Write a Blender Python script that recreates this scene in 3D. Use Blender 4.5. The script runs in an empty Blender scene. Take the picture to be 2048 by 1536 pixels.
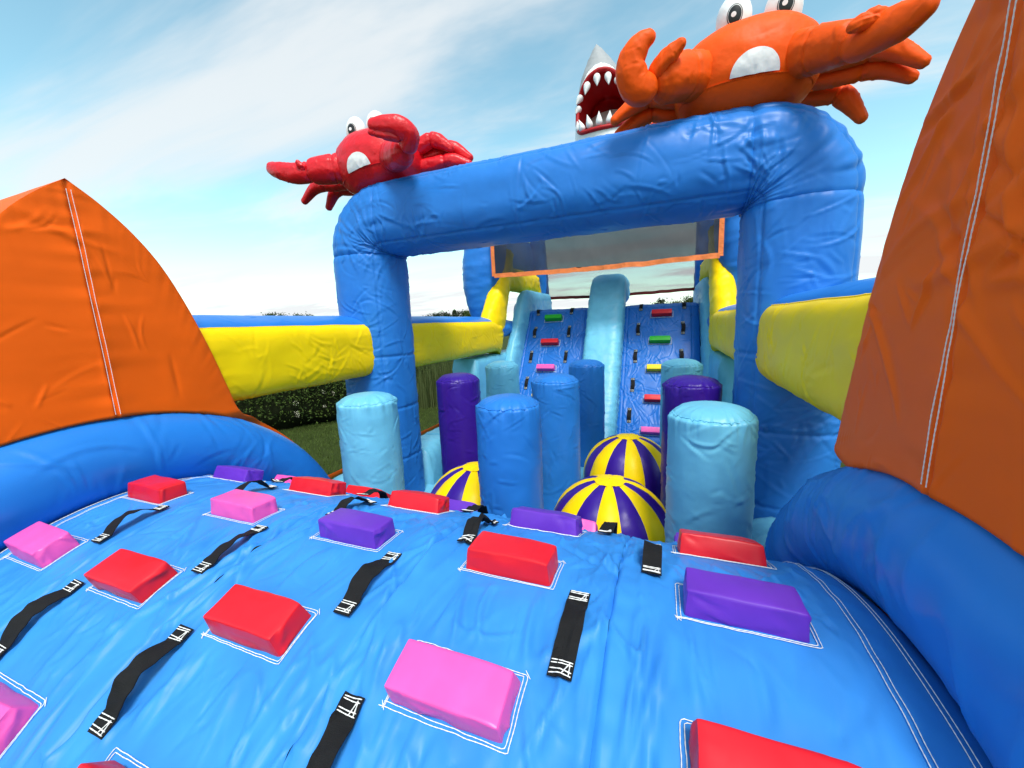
import bpy, bmesh, math, random
import numpy as np
from mathutils import Matrix, Vector
from math import radians, sin, cos, pi

rng = np.random.default_rng(7)
random.seed(7)
scene = bpy.context.scene
COL = scene.collection

# ------------------------------------------------------------------ camera
EYE = 2.1                                   # lens height above the lawn
cam_d = bpy.data.cameras.new('camera')
cam = bpy.data.objects.new('camera', cam_d)
COL.objects.link(cam)
cam_d.sensor_width = 36.0
cam_d.lens = 774.45 / 2048 * 36.0           # ultra wide phone lens
cam_d.clip_start = 0.02
cam_d.clip_end = 3000
yaw, pit, rol = radians(21.5186), radians(8.749), radians(-2.3197)
fw = Vector((-sin(yaw) * cos(pit), cos(yaw) * cos(pit), -sin(pit)))
rt = Vector((cos(yaw), sin(yaw), 0))
up = rt.cross(fw)
rt = cos(rol) * rt + sin(rol) * up
up = rt.cross(fw)
M = Matrix((rt, up, -fw)).transposed().to_4x4()
M.translation = (0, 0, EYE)
cam.matrix_world = M
scene.camera = cam

# ------------------------------------------------------------------ sky and sun
SUN_EL, SUN_AZ = radians(57), radians(150)   # azimuth clockwise from +Y
world = bpy.data.worlds.new('World')
scene.world = world
world.use_nodes = True
nt = world.node_tree
for n in list(nt.nodes):
    nt.nodes.remove(n)


def N(tree, kind, **kw):
    n = tree.nodes.new(kind)
    for k, v in kw.items():
        if k.startswith('i_'):
            key = k[2:]
            n.inputs[int(key) if key.isdigit() else key].default_value = v
        else:
            setattr(n, k, v)
    return n


def L(tree, a, b):
    tree.links.new(a, b)


def math_n(tree, op, a, b=None, c=None, clamp=False):
    n = tree.nodes.new('ShaderNodeMath')
    n.operation = op
    n.use_clamp = clamp
    for i, v in enumerate((a, b, c)):
        if v is None:
            continue
        if isinstance(v, (int, float)):
            n.inputs[i].default_value = v
        else:
            tree.links.new(v, n.inputs[i])
    return n.outputs[0]


sky = N(nt, 'ShaderNodeTexSky', sky_type='NISHITA', sun_disc=False, sun_elevation=SUN_EL,
        sun_rotation=SUN_AZ, altitude=50, air_density=1.0, dust_density=0.6, ozone_density=2.2)
tc = N(nt, 'ShaderNodeTexCoord')
sep = N(nt, 'ShaderNodeSeparateXYZ')
L(nt, tc.outputs['Generated'], sep.inputs[0])
# a cloud sheet overhead: direction projected on a plane above the ground
zz = math_n(nt, 'ADD', math_n(nt, 'MAXIMUM', sep.outputs[2], 0.0), 0.10)
cx = math_n(nt, 'DIVIDE', sep.outputs[0], zz)
cy = math_n(nt, 'DIVIDE', sep.outputs[1], zz)
comb = N(nt, 'ShaderNodeCombineXYZ')
L(nt, cx, comb.inputs[0])
L(nt, cy, comb.inputs[1])
mp = N(nt, 'ShaderNodeMapping')
mp.inputs['Rotation'].default_value = (0, 0, radians(-28))
mp.inputs['Scale'].default_value = (0.34, 0.95, 1)
mp.inputs['Location'].default_value = (2.2, 0.4, 0)
L(nt, comb.outputs[0], mp.inputs[0])
n1 = N(nt, 'ShaderNodeTexNoise', i_Scale=1.5, i_Detail=6.0, i_Roughness=0.58, i_Distortion=0.5)
L(nt, mp.outputs[0], n1.inputs['Vector'])
n2 = N(nt, 'ShaderNodeTexNoise', i_Scale=0.45, i_Detail=2.0, i_Roughness=0.5, i_Distortion=0.3)
L(nt, mp.outputs[0], n2.inputs['Vector'])
mixv = math_n(nt, 'ADD', math_n(nt, 'MULTIPLY', n1.outputs[0], 0.6), math_n(nt, 'MULTIPLY', n2.outputs[0], 0.4))
cr = N(nt, 'ShaderNodeMapRange', interpolation_type='SMOOTHSTEP')
cr.inputs[1].default_value = 0.42
cr.inputs[2].default_value = 0.61
L(nt, mixv, cr.inputs[0])
# haze: the layer thickens toward the horizon all round
hz = N(nt, 'ShaderNodeMapRange', interpolation_type='SMOOTHSTEP')
hz.inputs[1].default_value = 0.20
hz.inputs[2].default_value = 0.0
hz.inputs[3].default_value = 0.0
hz.inputs[4].default_value = 0.50
L(nt, sep.outputs[2], hz.inputs[0])
cover = math_n(nt, 'ADD', math_n(nt, 'MULTIPLY', cr.outputs[0], 0.86), hz.outputs[0], clamp=True)
tint = N(nt, 'ShaderNodeMix', data_type='RGBA', blend_type='MULTIPLY')
tint.inputs[0].default_value = 1.0
L(nt, sky.outputs[0], tint.inputs[6])
tint.inputs[7].default_value = (2.35, 2.80, 2.10, 1)
cm = N(nt, 'ShaderNodeMix', data_type='RGBA')
L(nt, cover, cm.inputs[0])
L(nt, tint.outputs[2], cm.inputs[6])
cm.inputs[7].default_value = (7.4, 7.7, 7.85, 1)
bg = N(nt, 'ShaderNodeBackground')
bg.inputs[1].default_value = 0.092
L(nt, cm.outputs[2], bg.inputs[0])
world.cycles.sampling_method = 'MANUAL'
world.cycles.sample_map_resolution = 512
wo = N(nt, 'ShaderNodeOutputWorld')
L(nt, bg.outputs[0], wo.inputs[0])

sun_d = bpy.data.lights.new('sun', 'SUN')
sun_d.energy = 2.8
sun_d.angle = radians(18)
sun_d.color = (1.0, 0.96, 0.90)
sun = bpy.data.objects.new('sun', sun_d)
COL.objects.link(sun)
sdir = Vector((sin(SUN_AZ) * cos(SUN_EL), cos(SUN_AZ) * cos(SUN_EL), sin(SUN_EL)))
sun.rotation_euler = sdir.to_track_quat('Z', 'Y').to_euler()

scene.view_settings.view_transform = 'Standard'
scene.view_settings.look = 'None'
scene.view_settings.exposure = 0.40
scene.view_settings.gamma = 1.0
scene.render.engine = 'CYCLES'
scene.cycles.use_adaptive_sampling = True
scene.cycles.adaptive_threshold = 0.02
scene.cycles.use_denoising = True
scene.cycles.max_bounces = 4
scene.cycles.diffuse_bounces = 3
scene.cycles.glossy_bounces = 2
scene.cycles.transparent_max_bounces = 8


# ------------------------------------------------------------------ materials
def new_mat(name):
    m = bpy.data.materials.new(name)
    m.use_nodes = True
    t = m.node_tree
    return m, t, t.nodes['Principled BSDF']


def vinyl(name, col, rough=0.40, scale=1.0, crease=0.5, var=0.05, spec=0.30):
    """coated nylon: soft undulation, thin creases and a faint sheen (large folds are real geometry)"""
    m, t, b = new_mat(name)
    tc = N(t, 'ShaderNodeTexCoord')
    mp = N(t, 'ShaderNodeMapping')
    mp.inputs['Scale'].default_value = (scale, scale * .6, scale)
    mp.inputs['Rotation'].default_value = (.5, .3, .9)
    L(t, tc.outputs['Object'], mp.inputs[0])
    soft = N(t, 'ShaderNodeTexNoise', i_Scale=6.0, i_Detail=2.0)
    L(t, mp.outputs[0], soft.inputs['Vector'])
    h = soft.outputs[0]
    bp = N(t, 'ShaderNodeBump', i_Strength=crease, i_Distance=0.012)
    L(t, h, bp.inputs['Height'])
    L(t, bp.outputs[0], b.inputs['Normal'])
    vr = N(t, 'ShaderNodeMapRange')
    vr.inputs[1].default_value = 0.3
    vr.inputs[2].default_value = 0.7
    vr.inputs[3].default_value = 1.0 - var
    vr.inputs[4].default_value = 1.0 + var
    L(t, soft.outputs[0], vr.inputs[0])
    mc = N(t, 'ShaderNodeMix', data_type='RGBA', blend_type='MULTIPLY')
    mc.inputs[0].default_value = 1.0
    mc.inputs[6].default_value = (*col, 1)
    L(t, vr.outputs[0], mc.inputs[7])
    L(t, mc.outputs[2], b.inputs['Base Color'])
    rr = N(t, 'ShaderNodeMapRange')
    rr.inputs[3].default_value = rough - 0.07
    rr.inputs[4].default_value = rough + 0.10
    L(t, soft.outputs[0], rr.inputs[0])
    L(t, rr.outputs[0], b.inputs['Roughness'])
    b.inputs['Specular IOR Level'].default_value = spec
    return m


def plain(name, col, rough=0.6, nscale=20.0, var=0.25, bump=0.2, bscale=80.0, spec=0.4):
    m, t, b = new_mat(name)
    tc = N(t, 'ShaderNodeTexCoord')
    n = N(t, 'ShaderNodeTexNoise', i_Scale=nscale, i_Detail=5.0)
    L(t, tc.outputs['Object'], n.inputs['Vector'])
    mx = N(t, 'ShaderNodeMix', data_type='RGBA')
    L(t, n.outputs[0], mx.inputs[0])
    mx.inputs[6].default_value = tuple(c * (1 - var) for c in col) + (1,)
    mx.inputs[7].default_value = tuple(min(1, c * (1 + var)) for c in col) + (1,)
    L(t, mx.outputs[2], b.inputs['Base Color'])
    b.inputs['Roughness'].default_value = rough
    b.inputs['Specular IOR Level'].default_value = spec
    if bump:
        n2 = N(t, 'ShaderNodeTexNoise', i_Scale=bscale, i_Detail=3.0)
        L(t, tc.outputs['Object'], n2.inputs['Vector'])
        bp = N(t, 'ShaderNodeBump', i_Strength=bump, i_Distance=0.004)
        L(t, n2.outputs[0], bp.inputs['Height'])
        L(t, bp.outputs[0], b.inputs['Normal'])
    return m


BLUE = (0.020, 0.185, 0.60)
MAT = dict(
    ramp=vinyl('ramp_blue_vinyl', (0.034, 0.25, 0.70), 0.47, 1.6, 0.16, var=.10, spec=.34),
    blue=vinyl('royal_blue_vinyl', BLUE, 0.40, 1.0, 0.55),
    bolster=vinyl('bolster_blue_vinyl', (0.016, 0.195, 0.64), 0.36, 0.9, 0.30),
    wall=vinyl('wall_blue_vinyl', (0.010, 0.15, 0.55), 0.40, 2.0, 0.18, spec=.34),
    pale=vinyl('pale_blue_vinyl', (0.15, 0.50, 0.70), 0.40, 1.5, 0.45, spec=.36),
    orange=vinyl('orange_vinyl', (0.93, 0.125, 0.002), 0.50, 0.9, 0.42, spec=.16),
    crab_orange=vinyl('crab_orange_vinyl', (0.90, 0.095, 0.002), 0.50, 2.2, 0.55, spec=.18),
    crab_red=vinyl('crab_red_vinyl', (0.72, 0.006, 0.014), 0.36, 2.6, 0.80, spec=.42),
    yellow=vinyl('yellow_vinyl', (1.0, 0.68, 0.0), 0.42, 1.2, 0.40, spec=.2),
    purple=vinyl('deep_purple_vinyl', (0.035, 0.008, 0.25), 0.36, 1.4, 0.50),
    block_purple=vinyl('block_purple_vinyl', (0.13, 0.030, 0.45), 0.36, 3.0, 0.10, spec=.4),
    block_red=vinyl('block_red_vinyl', (0.72, 0.010, 0.022), 0.36, 3.0, 0.10, spec=.4),
    block_pink=vinyl('block_pink_vinyl', (0.86, 0.10, 0.42), 0.36, 3.0, 0.10, spec=.4),
    block_green=vinyl('block_green_vinyl', (0.020, 0.42, 0.025), 0.40, 3.0, 0.10),
    block_yellow=vinyl('block_yellow_vinyl', (0.84, 0.64, 0.01), 0.40, 3.0, 0.10),
    white=vinyl('white_vinyl', (0.88, 0.87, 0.86), 0.45, 3.0, 0.40),
    shark_grey=vinyl('shark_grey_vinyl', (0.36, 0.37, 0.38), 0.5, 2.0, 0.45),
    mouth=vinyl('mouth_red_vinyl', (0.42, 0.006, 0.010), 0.5, 2.0, 0.40),
    maroon=vinyl('maroon_vinyl', (0.10, 0.012, 0.008), 0.5, 2.0, 0.3),
    trim=vinyl('net_trim_orange', (0.86, 0.22, 0.06), 0.5, 4.0, 0.7),
    black=plain('black_webbing', (0.008, 0.008, 0.009), 0.75, 60, 0.3, 0.6, 500, 0.25),
    eye_black=plain('eye_black', (0.012, 0.013, 0.015), 0.35, 10, 0.2, 0, 1),
    thread=plain('white_thread', (0.80, 0.80, 0.78), 0.8, 60, 0.1, 0, 1),
    lawn=plain('lawn_soil', (0.036, 0.052, 0.012), 0.95, 3.0, 0.45, 0.8, 40, 0.1),
    bark=plain('bark', (0.07, 0.05, 0.035), 0.9, 9, 0.4, 0.8, 30, 0.2),
)


def leaf_mat(name, a, b_, rough=0.55):
    m, t, b = new_mat(name)
    g = N(t, 'ShaderNodeNewGeometry')
    r = N(t, 'ShaderNodeMix', data_type='RGBA')
    L(t, g.outputs['Random Per Island'], r.inputs[0])
    r.inputs[6].default_value = (*a, 1)
    r.inputs[7].default_value = (*b_, 1)
    L(t, r.outputs[2], b.inputs['Base Color'])
    b.inputs['Roughness'].default_value = rough + .2
    b.inputs['Specular IOR Level'].default_value = 0.12
    return m


MAT['grass'] = leaf_mat('grass_blades', (0.040, 0.070, 0.013), (0.095, 0.140, 0.028))
MAT['hedge'] = leaf_mat('hedge_leaves', (0.016, 0.036, 0.008), (0.090, 0.135, 0.026))
MAT['hedge_core'] = plain('hedge_dark_core', (0.012, 0.016, 0.006), 0.95, 12, 0.5, 0.5, 30, 0.1)  # dark colour standing in for the shaded inside of the hedge
MAT['flower'] = leaf_mat('cream_blossom', (0.50, 0.48, 0.34), (0.72, 0.70, 0.56))
MAT['reed'] = leaf_mat('reed_blades', (0.040, 0.065, 0.016), (0.13, 0.16, 0.06))
MAT['tree_dark'] = leaf_mat('pine_needles', (0.010, 0.022, 0.008), (0.030, 0.050, 0.016))
MAT['tree_light'] = leaf_mat('broad_leaves', (0.022, 0.042, 0.010), (0.070, 0.100, 0.026))
MAT['hill'] = plain('hill_field', (0.09, 0.10, 0.035), 0.95, 0.05, 0.4, 0, 1, 0.1)


def net_mat(name, solid):
    m, t, b = new_mat(name)
    tc = N(t, 'ShaderNodeTexCoord')
    sp = N(t, 'ShaderNodeSeparateXYZ')
    L(t, tc.outputs['Object'], sp.inputs[0])
    # holes of the knitted mesh, about 6 mm apart
    wx = math_n(t, 'SINE', math_n(t, 'MULTIPLY', sp.outputs[0], 900.0))
    wz = math_n(t, 'SINE', math_n(t, 'MULTIPLY', sp.outputs[2], 900.0))
    w = math_n(t, 'MULTIPLY', wx, wz)
    a = math_n(t, 'GREATER_THAN', w, 0.12)
    a = math_n(t, 'MULTIPLY_ADD', a, -0.24, solid)
    tr = N(t, 'ShaderNodeBsdfTransparent')
    mix = N(t, 'ShaderNodeMixShader')
    L(t, a, mix.inputs[0])
    L(t, tr.outputs[0], mix.inputs[1])
    b.inputs['Base Color'].default_value = (0.012, 0.012, 0.014, 1)
    b.inputs['Roughness'].default_value = 0.6
    L(t, b.outputs[0], mix.inputs[2])
    L(t, mix.outputs[0], t.nodes['Material Output'].inputs[0])
    return m


MAT['net'] = net_mat('black_mesh_net', 0.89)
MAT['net_fine'] = net_mat('open_mesh_net', 0.62)

# ------------------------------------------------------------------ numeric noise
_perm = np.random.default_rng(3).permutation(256)
_perm = np.concatenate([_perm, _perm, _perm])
_g = np.random.default_rng(5).normal(size=(256, 3))
_g /= np.linalg.norm(_g, axis=1)[:, None]


def perlin(x, y, z=0.0):
    x, y, z = np.broadcast_arrays(np.asarray(x, float), np.asarray(y, float), np.asarray(z, float))
    xi, yi, zi = np.floor(x).astype(int), np.floor(y).astype(int), np.floor(z).astype(int)
    xf, yf, zf = x - xi, y - yi, z - zi
    xi, yi, zi = xi & 255, yi & 255, zi & 255
    f = lambda t: t * t * t * (t * (t * 6 - 15) + 10)
    u, v, w = f(xf), f(yf), f(zf)
    out = 0
    for dx in (0, 1):
        for dy in (0, 1):
            for dz in (0, 1):
                h = _perm[_perm[_perm[xi + dx] + yi + dy] + zi + dz]
                g = _g[h]
                d = g[..., 0] * (xf - dx) + g[..., 1] * (yf - dy) + g[..., 2] * (zf - dz)
                out = out + d * (u if dx else 1 - u) * (v if dy else 1 - v) * (w if dz else 1 - w)
    return out * 1.6


def ridge(n, pw=6):
    return np.clip(1 - np.abs(n) * 1.7, 0, 1) ** pw


def creases(A, B, n, seed, length=(.08, .30), width=.007, height=.0035, ang=None, spread=pi):
    """crushed-fabric lines: n straight fold segments with tapering ends over a flat (A, B) metre chart"""
    A, B = np.broadcast_arrays(np.asarray(A, float), np.asarray(B, float))
    out = np.zeros(A.shape)
    g = np.random.default_rng(int(seed * 1000) % 99991 + 11)
    a0, a1, b0, b1 = A.min(), A.max(), B.min(), B.max()
    af, bf, of = A.ravel(), B.ravel(), out.ravel()
    regular = A.ndim == 2 and np.allclose(A[:, 0], A[:, -1]) and np.all(np.diff(A[:, 0]) >= 0)
    clusters = np.stack([g.uniform(a0, a1, max(3, n // 9)), g.uniform(b0, b1, max(3, n // 9))], 1)
    for k in range(n):
        if g.random() < .65:
            c = clusters[g.integers(len(clusters))] + g.normal(0, .10, 2)
        else:
            c = np.array([g.uniform(a0, a1), g.uniform(b0, b1)])
        l = g.uniform(*length)
        t = (g.uniform(0, pi) if ang is None else ang + g.normal(0, spread))
        w = width * g.uniform(.6, 1.7)
        h = height * g.uniform(.35, 1.4) * (1 if g.random() < .7 else -1)
        cv = g.normal(0, .35)
        ca, sa = cos(t), sin(t)
        if regular:
            i0, i1 = np.searchsorted(A[:, 0], [c[0] - l, c[0] + l])
            if i1 <= i0:
                continue
            X, Y = A[i0:i1] - c[0], B[i0:i1] - c[1]
        else:
            X, Y = A - c[0], B - c[1]
        p, q = X * ca + Y * sa, -X * sa + Y * ca
        q = q + cv * p * p / l
        e = np.clip(1 - (2 * p / l) ** 2, 0, 1)
        f = h * e * (np.exp(-(q / w) ** 2) - .45 * np.exp(-((q - 2.2 * w) / (2 * w)) ** 2))
        if regular:
            out[i0:i1] += f
        else:
            out += f
    return out


# ------------------------------------------------------------------ object helpers
def tag(o, label=None, cat=None, group=None, kind=None):
    if label: o['label'] = label
    if cat: o['category'] = cat
    if group: o['group'] = group
    if kind: o['kind'] = kind
    return o


def thing(name, loc, label, cat, group=None):
    o = bpy.data.objects.new(name, None)
    COL.objects.link(o)
    o.location = loc
    o.empty_display_size = 0.1
    return tag(o, label, cat, group)


def world_loc(o):
    v = np.zeros(3)
    while o is not None:
        v += np.array(o.location)
        o = o.parent
    return v


def mesh_obj(name, V, F, mat, parent=None, smooth=True, label=None, loc=None):
    """V in world metres; the object is stored relative to its parent"""
    V = np.asarray(V, float)
    base = world_loc(parent) if parent is not None else np.zeros(3)
    if loc is not None:
        base = base * 0 + np.array(loc)
    me = bpy.data.meshes.new(name)
    F = F if isinstance(F, list) else np.asarray(F)
    me.from_pydata((V - base).tolist(), [], F if isinstance(F, list) else F.tolist())
    me.materials.append(MAT[mat] if isinstance(mat, str) else mat)
    if smooth:
        me.polygons.foreach_set('use_smooth', np.ones(len(me.polygons), bool))
    me.update()
    o = bpy.data.objects.new(name, me)
    COL.objects.link(o)
    if parent is not None:
        o.parent = parent
    if loc is not None:
        o.location = loc
    if label:
        o['label'] = label
    return o


def grid_faces(n, m, wrap=False, flip=False):
    i = np.arange(n - 1)[:, None]
    j = np.arange(m if wrap else m - 1)[None, :]
    j2 = (j + 1) % m
    a, b, c, d = i * m + j, i * m + j2, (i + 1) * m + j2, (i + 1) * m + j
    f = np.stack([a, b, c, d], -1).reshape(-1, 4)
    return f[:, ::-1] if flip else f


def grid_obj(name, P, mat, parent=None, wrap=False, flip=False, label=None, caps=False, loc=None, smooth=True):
    n, m = P.shape[:2]
    F = grid_faces(n, m, wrap, flip).tolist()
    if caps:
        F.append(list(range(m))[::-1] if not flip else list(range(m)))
        last = [(n - 1) * m + k for k in range(m)]
        F.append(last if not flip else last[::-1])
    return mesh_obj(name, P.reshape(-1, 3), F, mat, parent, smooth, label, loc)


def resample(pts, n, smooth=True):
    """Catmull-Rom through the points, n even samples"""
    P = np.asarray(pts, float)
    if smooth and len(P) > 2:
        Q = np.vstack([2 * P[0] - P[1], P, 2 * P[-1] - P[-2]])
        out = []
        for i in range(1, len(Q) - 2):
            t = np.linspace(0, 1, 24, endpoint=False)[:, None]
            p0, p1, p2, p3 = Q[i - 1], Q[i], Q[i + 1], Q[i + 2]
            out.append(.5 * (2 * p1 + (p2 - p0) * t + (2 * p0 - 5 * p1 + 4 * p2 - p3) * t ** 2 + (3 * p1 - p0 - 3 * p2 + p3) * t ** 3))
        P = np.vstack(out + [P[-1:]])
    d = np.r_[0, np.cumsum(np.linalg.norm(np.diff(P, axis=0), axis=1))]
    s = np.linspace(0, d[-1], n)
    return np.stack([np.interp(s, d, P[:, k]) for k in range(P.shape[1])], 1), s


def superellipse(phi, a, b, e):
    c, s = np.cos(phi), np.sin(phi)
    k = (np.abs(c) ** e + np.abs(s) ** e) ** (-1.0 / e)
    return a * k * c, b * k * s


def sweep(path, a, b, e=2.0, nphi=48, ref=(0, 0, 1), phi0=0.0, phi1=2 * pi, disp=None, s=None, cr=None):
    """surface swept along path (n,3); a, b half sizes (scalars or per station); disp(s,phi)->metres outward"""
    n = len(path)
    T = np.gradient(path, axis=0)
    T /= np.linalg.norm(T, axis=1)[:, None]
    ref = np.asarray(ref, float)
    A = np.cross(np.broadcast_to(ref, T.shape), T)
    A /= np.linalg.norm(A, axis=1)[:, None] + 1e-9
    B = np.cross(T, A)
    full = abs(phi1 - phi0 - 2 * pi) < 1e-6
    phi = np.linspace(phi0, phi1, nphi, endpoint=not full)
    a = np.broadcast_to(np.asarray(a, float), n)[:, None]
    b = np.broadcast_to(np.asarray(b, float), n)[:, None]
    X, Y = superellipse(phi[None, :], 1.0, 1.0, e)
    if s is None:
        s = np.r_[0, np.cumsum(np.linalg.norm(np.diff(path, axis=0), axis=1))]
    X, Y = a * X, b * Y
    if disp is not None or cr is not None:
        d = 0 if disp is None else disp(s[:, None], phi[None, :])
        if cr is not None:
            kw = dict(cr)
            d = d + creases(s[:, None] + 0 * phi[None, :], (phi[None, :] + 0 * s[:, None]) * float(np.mean(a + b)) / 2, kw.pop('n'), kw.pop('seed'), **kw)
        r = np.sqrt(X * X + Y * Y) + 1e-6
        X, Y = X * (1 + d / r), Y * (1 + d / r)
    return path[:, None, :] + X[..., None] * A[:, None, :] + Y[..., None] * B[:, None, :], s


def pod(name, pts, radii, mat, parent, n=26, nphi=20, flat=1.0, ref=(0, 0, 1), e=2.3, wr=0.006, seed=0.0, label=None, seams=()):
    """closed inflated limb through points with radii, round ends"""
    k = len(pts)
    path, s = resample(pts, n)
    rad = np.interp(np.linspace(0, 1, n), np.linspace(0, 1, k), radii)
    t = np.linspace(0, 1, n)
    Lh = s[-1]
    end = min(0.5, radii[-1] / max(Lh, 1e-4) * 1.0)
    st = min(0.5, radii[0] / max(Lh, 1e-4) * 1.0)
    cap = np.ones(n)
    m = t > 1 - end
    cap[m] = np.sqrt(np.clip(1 - ((t[m] - (1 - end)) / end) ** 2, 0, 1))
    m = t < st
    cap[m] *= np.sqrt(np.clip(1 - ((st - t[m]) / st) ** 2, 0, 1))
    rad = np.maximum(rad * cap, 0.0015)

    def disp(S, PH):
        d = wr * .55 * perlin(np.cos(PH) * 1.6 + seed, np.sin(PH) * 1.6, S * 9 + seed)
        d = d + creases(S + 0 * PH, PH * max(radii) + 0 * S, int(14 + 90 * Lh), seed + Lh, (.03, .16), .006, .0042)
        for q in seams:
            u = np.abs(S - q * Lh)
            d = d - 0.012 * np.exp(-(u / 0.010) ** 2) + 0.008 * np.exp(-u / 0.04) * perlin(np.cos(PH) * 4 + seed, np.sin(PH) * 4, q * 9)
        return d * np.minimum(1, rad / max(radii))[:, None]
    P, _ = sweep(path, rad, rad * flat, e, nphi, ref, disp=disp, s=s)
    return grid_obj(name, P, mat, parent, wrap=True, caps=True, label=label)


def ellipsoid(name, c, r, mat, parent, nu=24, nv=32, e=2.0, wr=0.0, rot=None, seed=0.0, label=None):
    th = np.linspace(0.02, pi - 0.02, nu)[:, None]
    ph = np.linspace(0, 2 * pi, nv, endpoint=False)[None, :]
    d = np.stack([np.sin(th) * np.cos(ph), np.sin(th) * np.sin(ph), np.cos(th) * np.ones_like(ph)], -1)
    k = (np.abs(d) ** e).sum(-1) ** (-1 / e)
    d = d * k[..., None]
    if wr:
        w = wr * perlin(d[..., 0] * 3 + seed, d[..., 1] * 3, d[..., 2] * 3) + creases(th * r[0] + 0 * ph, ph * r[0] + 0 * th, 120 if r[0] > .2 else 14, seed, (.05, .26), .007, wr * 1.0)
        d = d * (1 + w / min(r))[..., None]
    P = d * np.array(r)
    if rot is not None:
        P = P @ np.array(rot).T
    P = P + np.array(c)
    return grid_obj(name, P, mat, parent, wrap=True, caps=True, flip=True, label=label)


def thread(name, lines, parent, r=0.0018, mat='thread', kind='stuff'):
    """sewing thread: fine four-sided strands along polylines, swelling at every stitch"""
    VV, FF, off = [], [], 0
    for pts in lines:
        pts = np.asarray(pts, float)
        d = np.linalg.norm(np.diff(pts, axis=0), axis=1).sum()
        n = max(3, int(d / 0.006))
        p, s = resample(pts, n, smooth=False)
        T = np.gradient(p, axis=0)
        T /= np.linalg.norm(T, axis=1)[:, None] + 1e-9
        ref = np.array([0.31, 0.22, 0.92])
        A = np.cross(T, ref); A /= np.linalg.norm(A, axis=1)[:, None] + 1e-9
        B = np.cross(A, T)
        rr = r * (0.72 + 0.40 * (np.arange(n) % 2))[:, None]
        ring = np.stack([p + A * rr, p + B * rr, p - A * rr, p - B * rr], 1)
        VV.append(ring.reshape(-1, 3))
        FF.append(grid_faces(n, 4, True) + off)
        off += n * 4
    o = mesh_obj(name, np.vstack(VV), np.vstack(FF), mat, parent, smooth=False)
    if kind:
        o['kind'] = kind
    return o


def rounded_box(hx, hy, hz, r, nseg=7, pillow=0.0, seed=0.0, wr=0.0, crush=False):
    """returns V, F of a soft box"""
    V, F, off = [], [], 0
    t = np.linspace(-1, 1, nseg)
    t = np.sign(t) * np.abs(t) ** 0.6
    for ax in range(3):
        for sg in (-1, 1):
            a, b = np.meshgrid(t, t, indexing='ij')
            p = np.zeros((nseg, nseg, 3))
            p[..., ax] = sg
            p[..., (ax + 1) % 3] = a
            p[..., (ax + 2) % 3] = b
            V.append(p.reshape(-1, 3))
            F.append(grid_faces(nseg, nseg, flip=(sg < 0)) + off)
            off += nseg * nseg
    V = np.vstack(V)
    F = np.vstack(F)
    H = np.array([hx, hy, hz])
    p = V * H
    inner = np.clip(p, -(H - r), H - r)
    d = p - inner
    l = np.linalg.norm(d, axis=1)[:, None]
    p = np.where(l > 1e-9, inner + d / np.maximum(l, 1e-9) * np.minimum(l, r), p)
    if pillow:
        q = np.clip(1 - (p / H) ** 2, 0, 1)
        for ax in range(3):
            o1, o2 = (ax + 1) % 3, (ax + 2) % 3
            p[:, ax] += pillow * np.sign(V[:, ax]) * np.where(np.abs(V[:, ax]) > .99, q[:, o1] * q[:, o2], 0)
    if crush:
        m2 = nseg * nseg
        for fi in range(6):
            ax, sg = fi // 2, (-1, 1)[fi % 2]
            q = p[fi * m2:(fi + 1) * m2]
            a_, b_ = V[fi * m2:(fi + 1) * m2, (ax + 1) % 3], V[fi * m2:(fi + 1) * m2, (ax + 2) % 3]
            tp = (1 - a_ ** 8) * (1 - b_ ** 8)
            nn, hh = ((9, .0050), (8, .0032), (4, .0012))[ax]
            q[:, ax] += sg * tp * creases(q[:, (ax + 1) % 3], q[:, (ax + 2) % 3], nn, seed + fi, (.04, .14), .006, hh)
    if wr:
        for k in range(3):
            p[:, k] += wr * perlin(p[:, 0] * 16 + seed, p[:, 1] * 16 + k * 7.7, p[:, 2] * 16)
    return p, F


# =================================================================== SETTING
# course axis runs along +Y; its centre line is x = CX
CX = -0.92
FLOOR = 0.38

lawn = mesh_obj('lawn', [(-900, -300, 0), (900, -300, 0), (900, 1600, 0), (-900, 1600, 0)], [[0, 1, 2, 3]], 'lawn', smooth=False)
tag(lawn, kind='structure')


def blades(name, mat, pos, hts, wid, label, cat, lean=0.35):
    n = len(pos)
    az = rng.uniform(0, 2 * pi, n)
    ln = rng.uniform(0, lean, n)
    dx, dy = np.cos(az), np.sin(az)
    side = np.stack([-dy, dx, np.zeros(n)], 1) * wid[:, None] / 2
    tip = pos + np.stack([dx * ln * hts, dy * ln * hts, hts], 1)
    mid = pos + np.stack([dx * ln * hts * .3, dy * ln * hts * .3, hts * .55], 1)
    V = np.stack([pos - side, pos + side, mid + side * .8, mid - side * .8, tip], 1).reshape(-1, 3)
    o = np.arange(n)[:, None] * 5
    F = [list(q) for q in (o + np.array([0, 1, 2, 3]))] + [list(q) for q in (o + np.array([3, 2, 4]))]
    return tag(mesh_obj(name, V, F, mat, smooth=False), label, cat, kind='stuff')


n = 90000
gx = rng.uniform(-10.5, -2.95, n)
gy = rng.uniform(1.6, 12.5, n)
blades('grass', 'grass', np.stack([gx, gy, np.zeros(n)], 1), rng.uniform(0.02, 0.055, n), rng.uniform(0.004, 0.008, n),
       'short olive green grass between the blue hump and the hedge', 'grass', 0.9)


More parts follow.
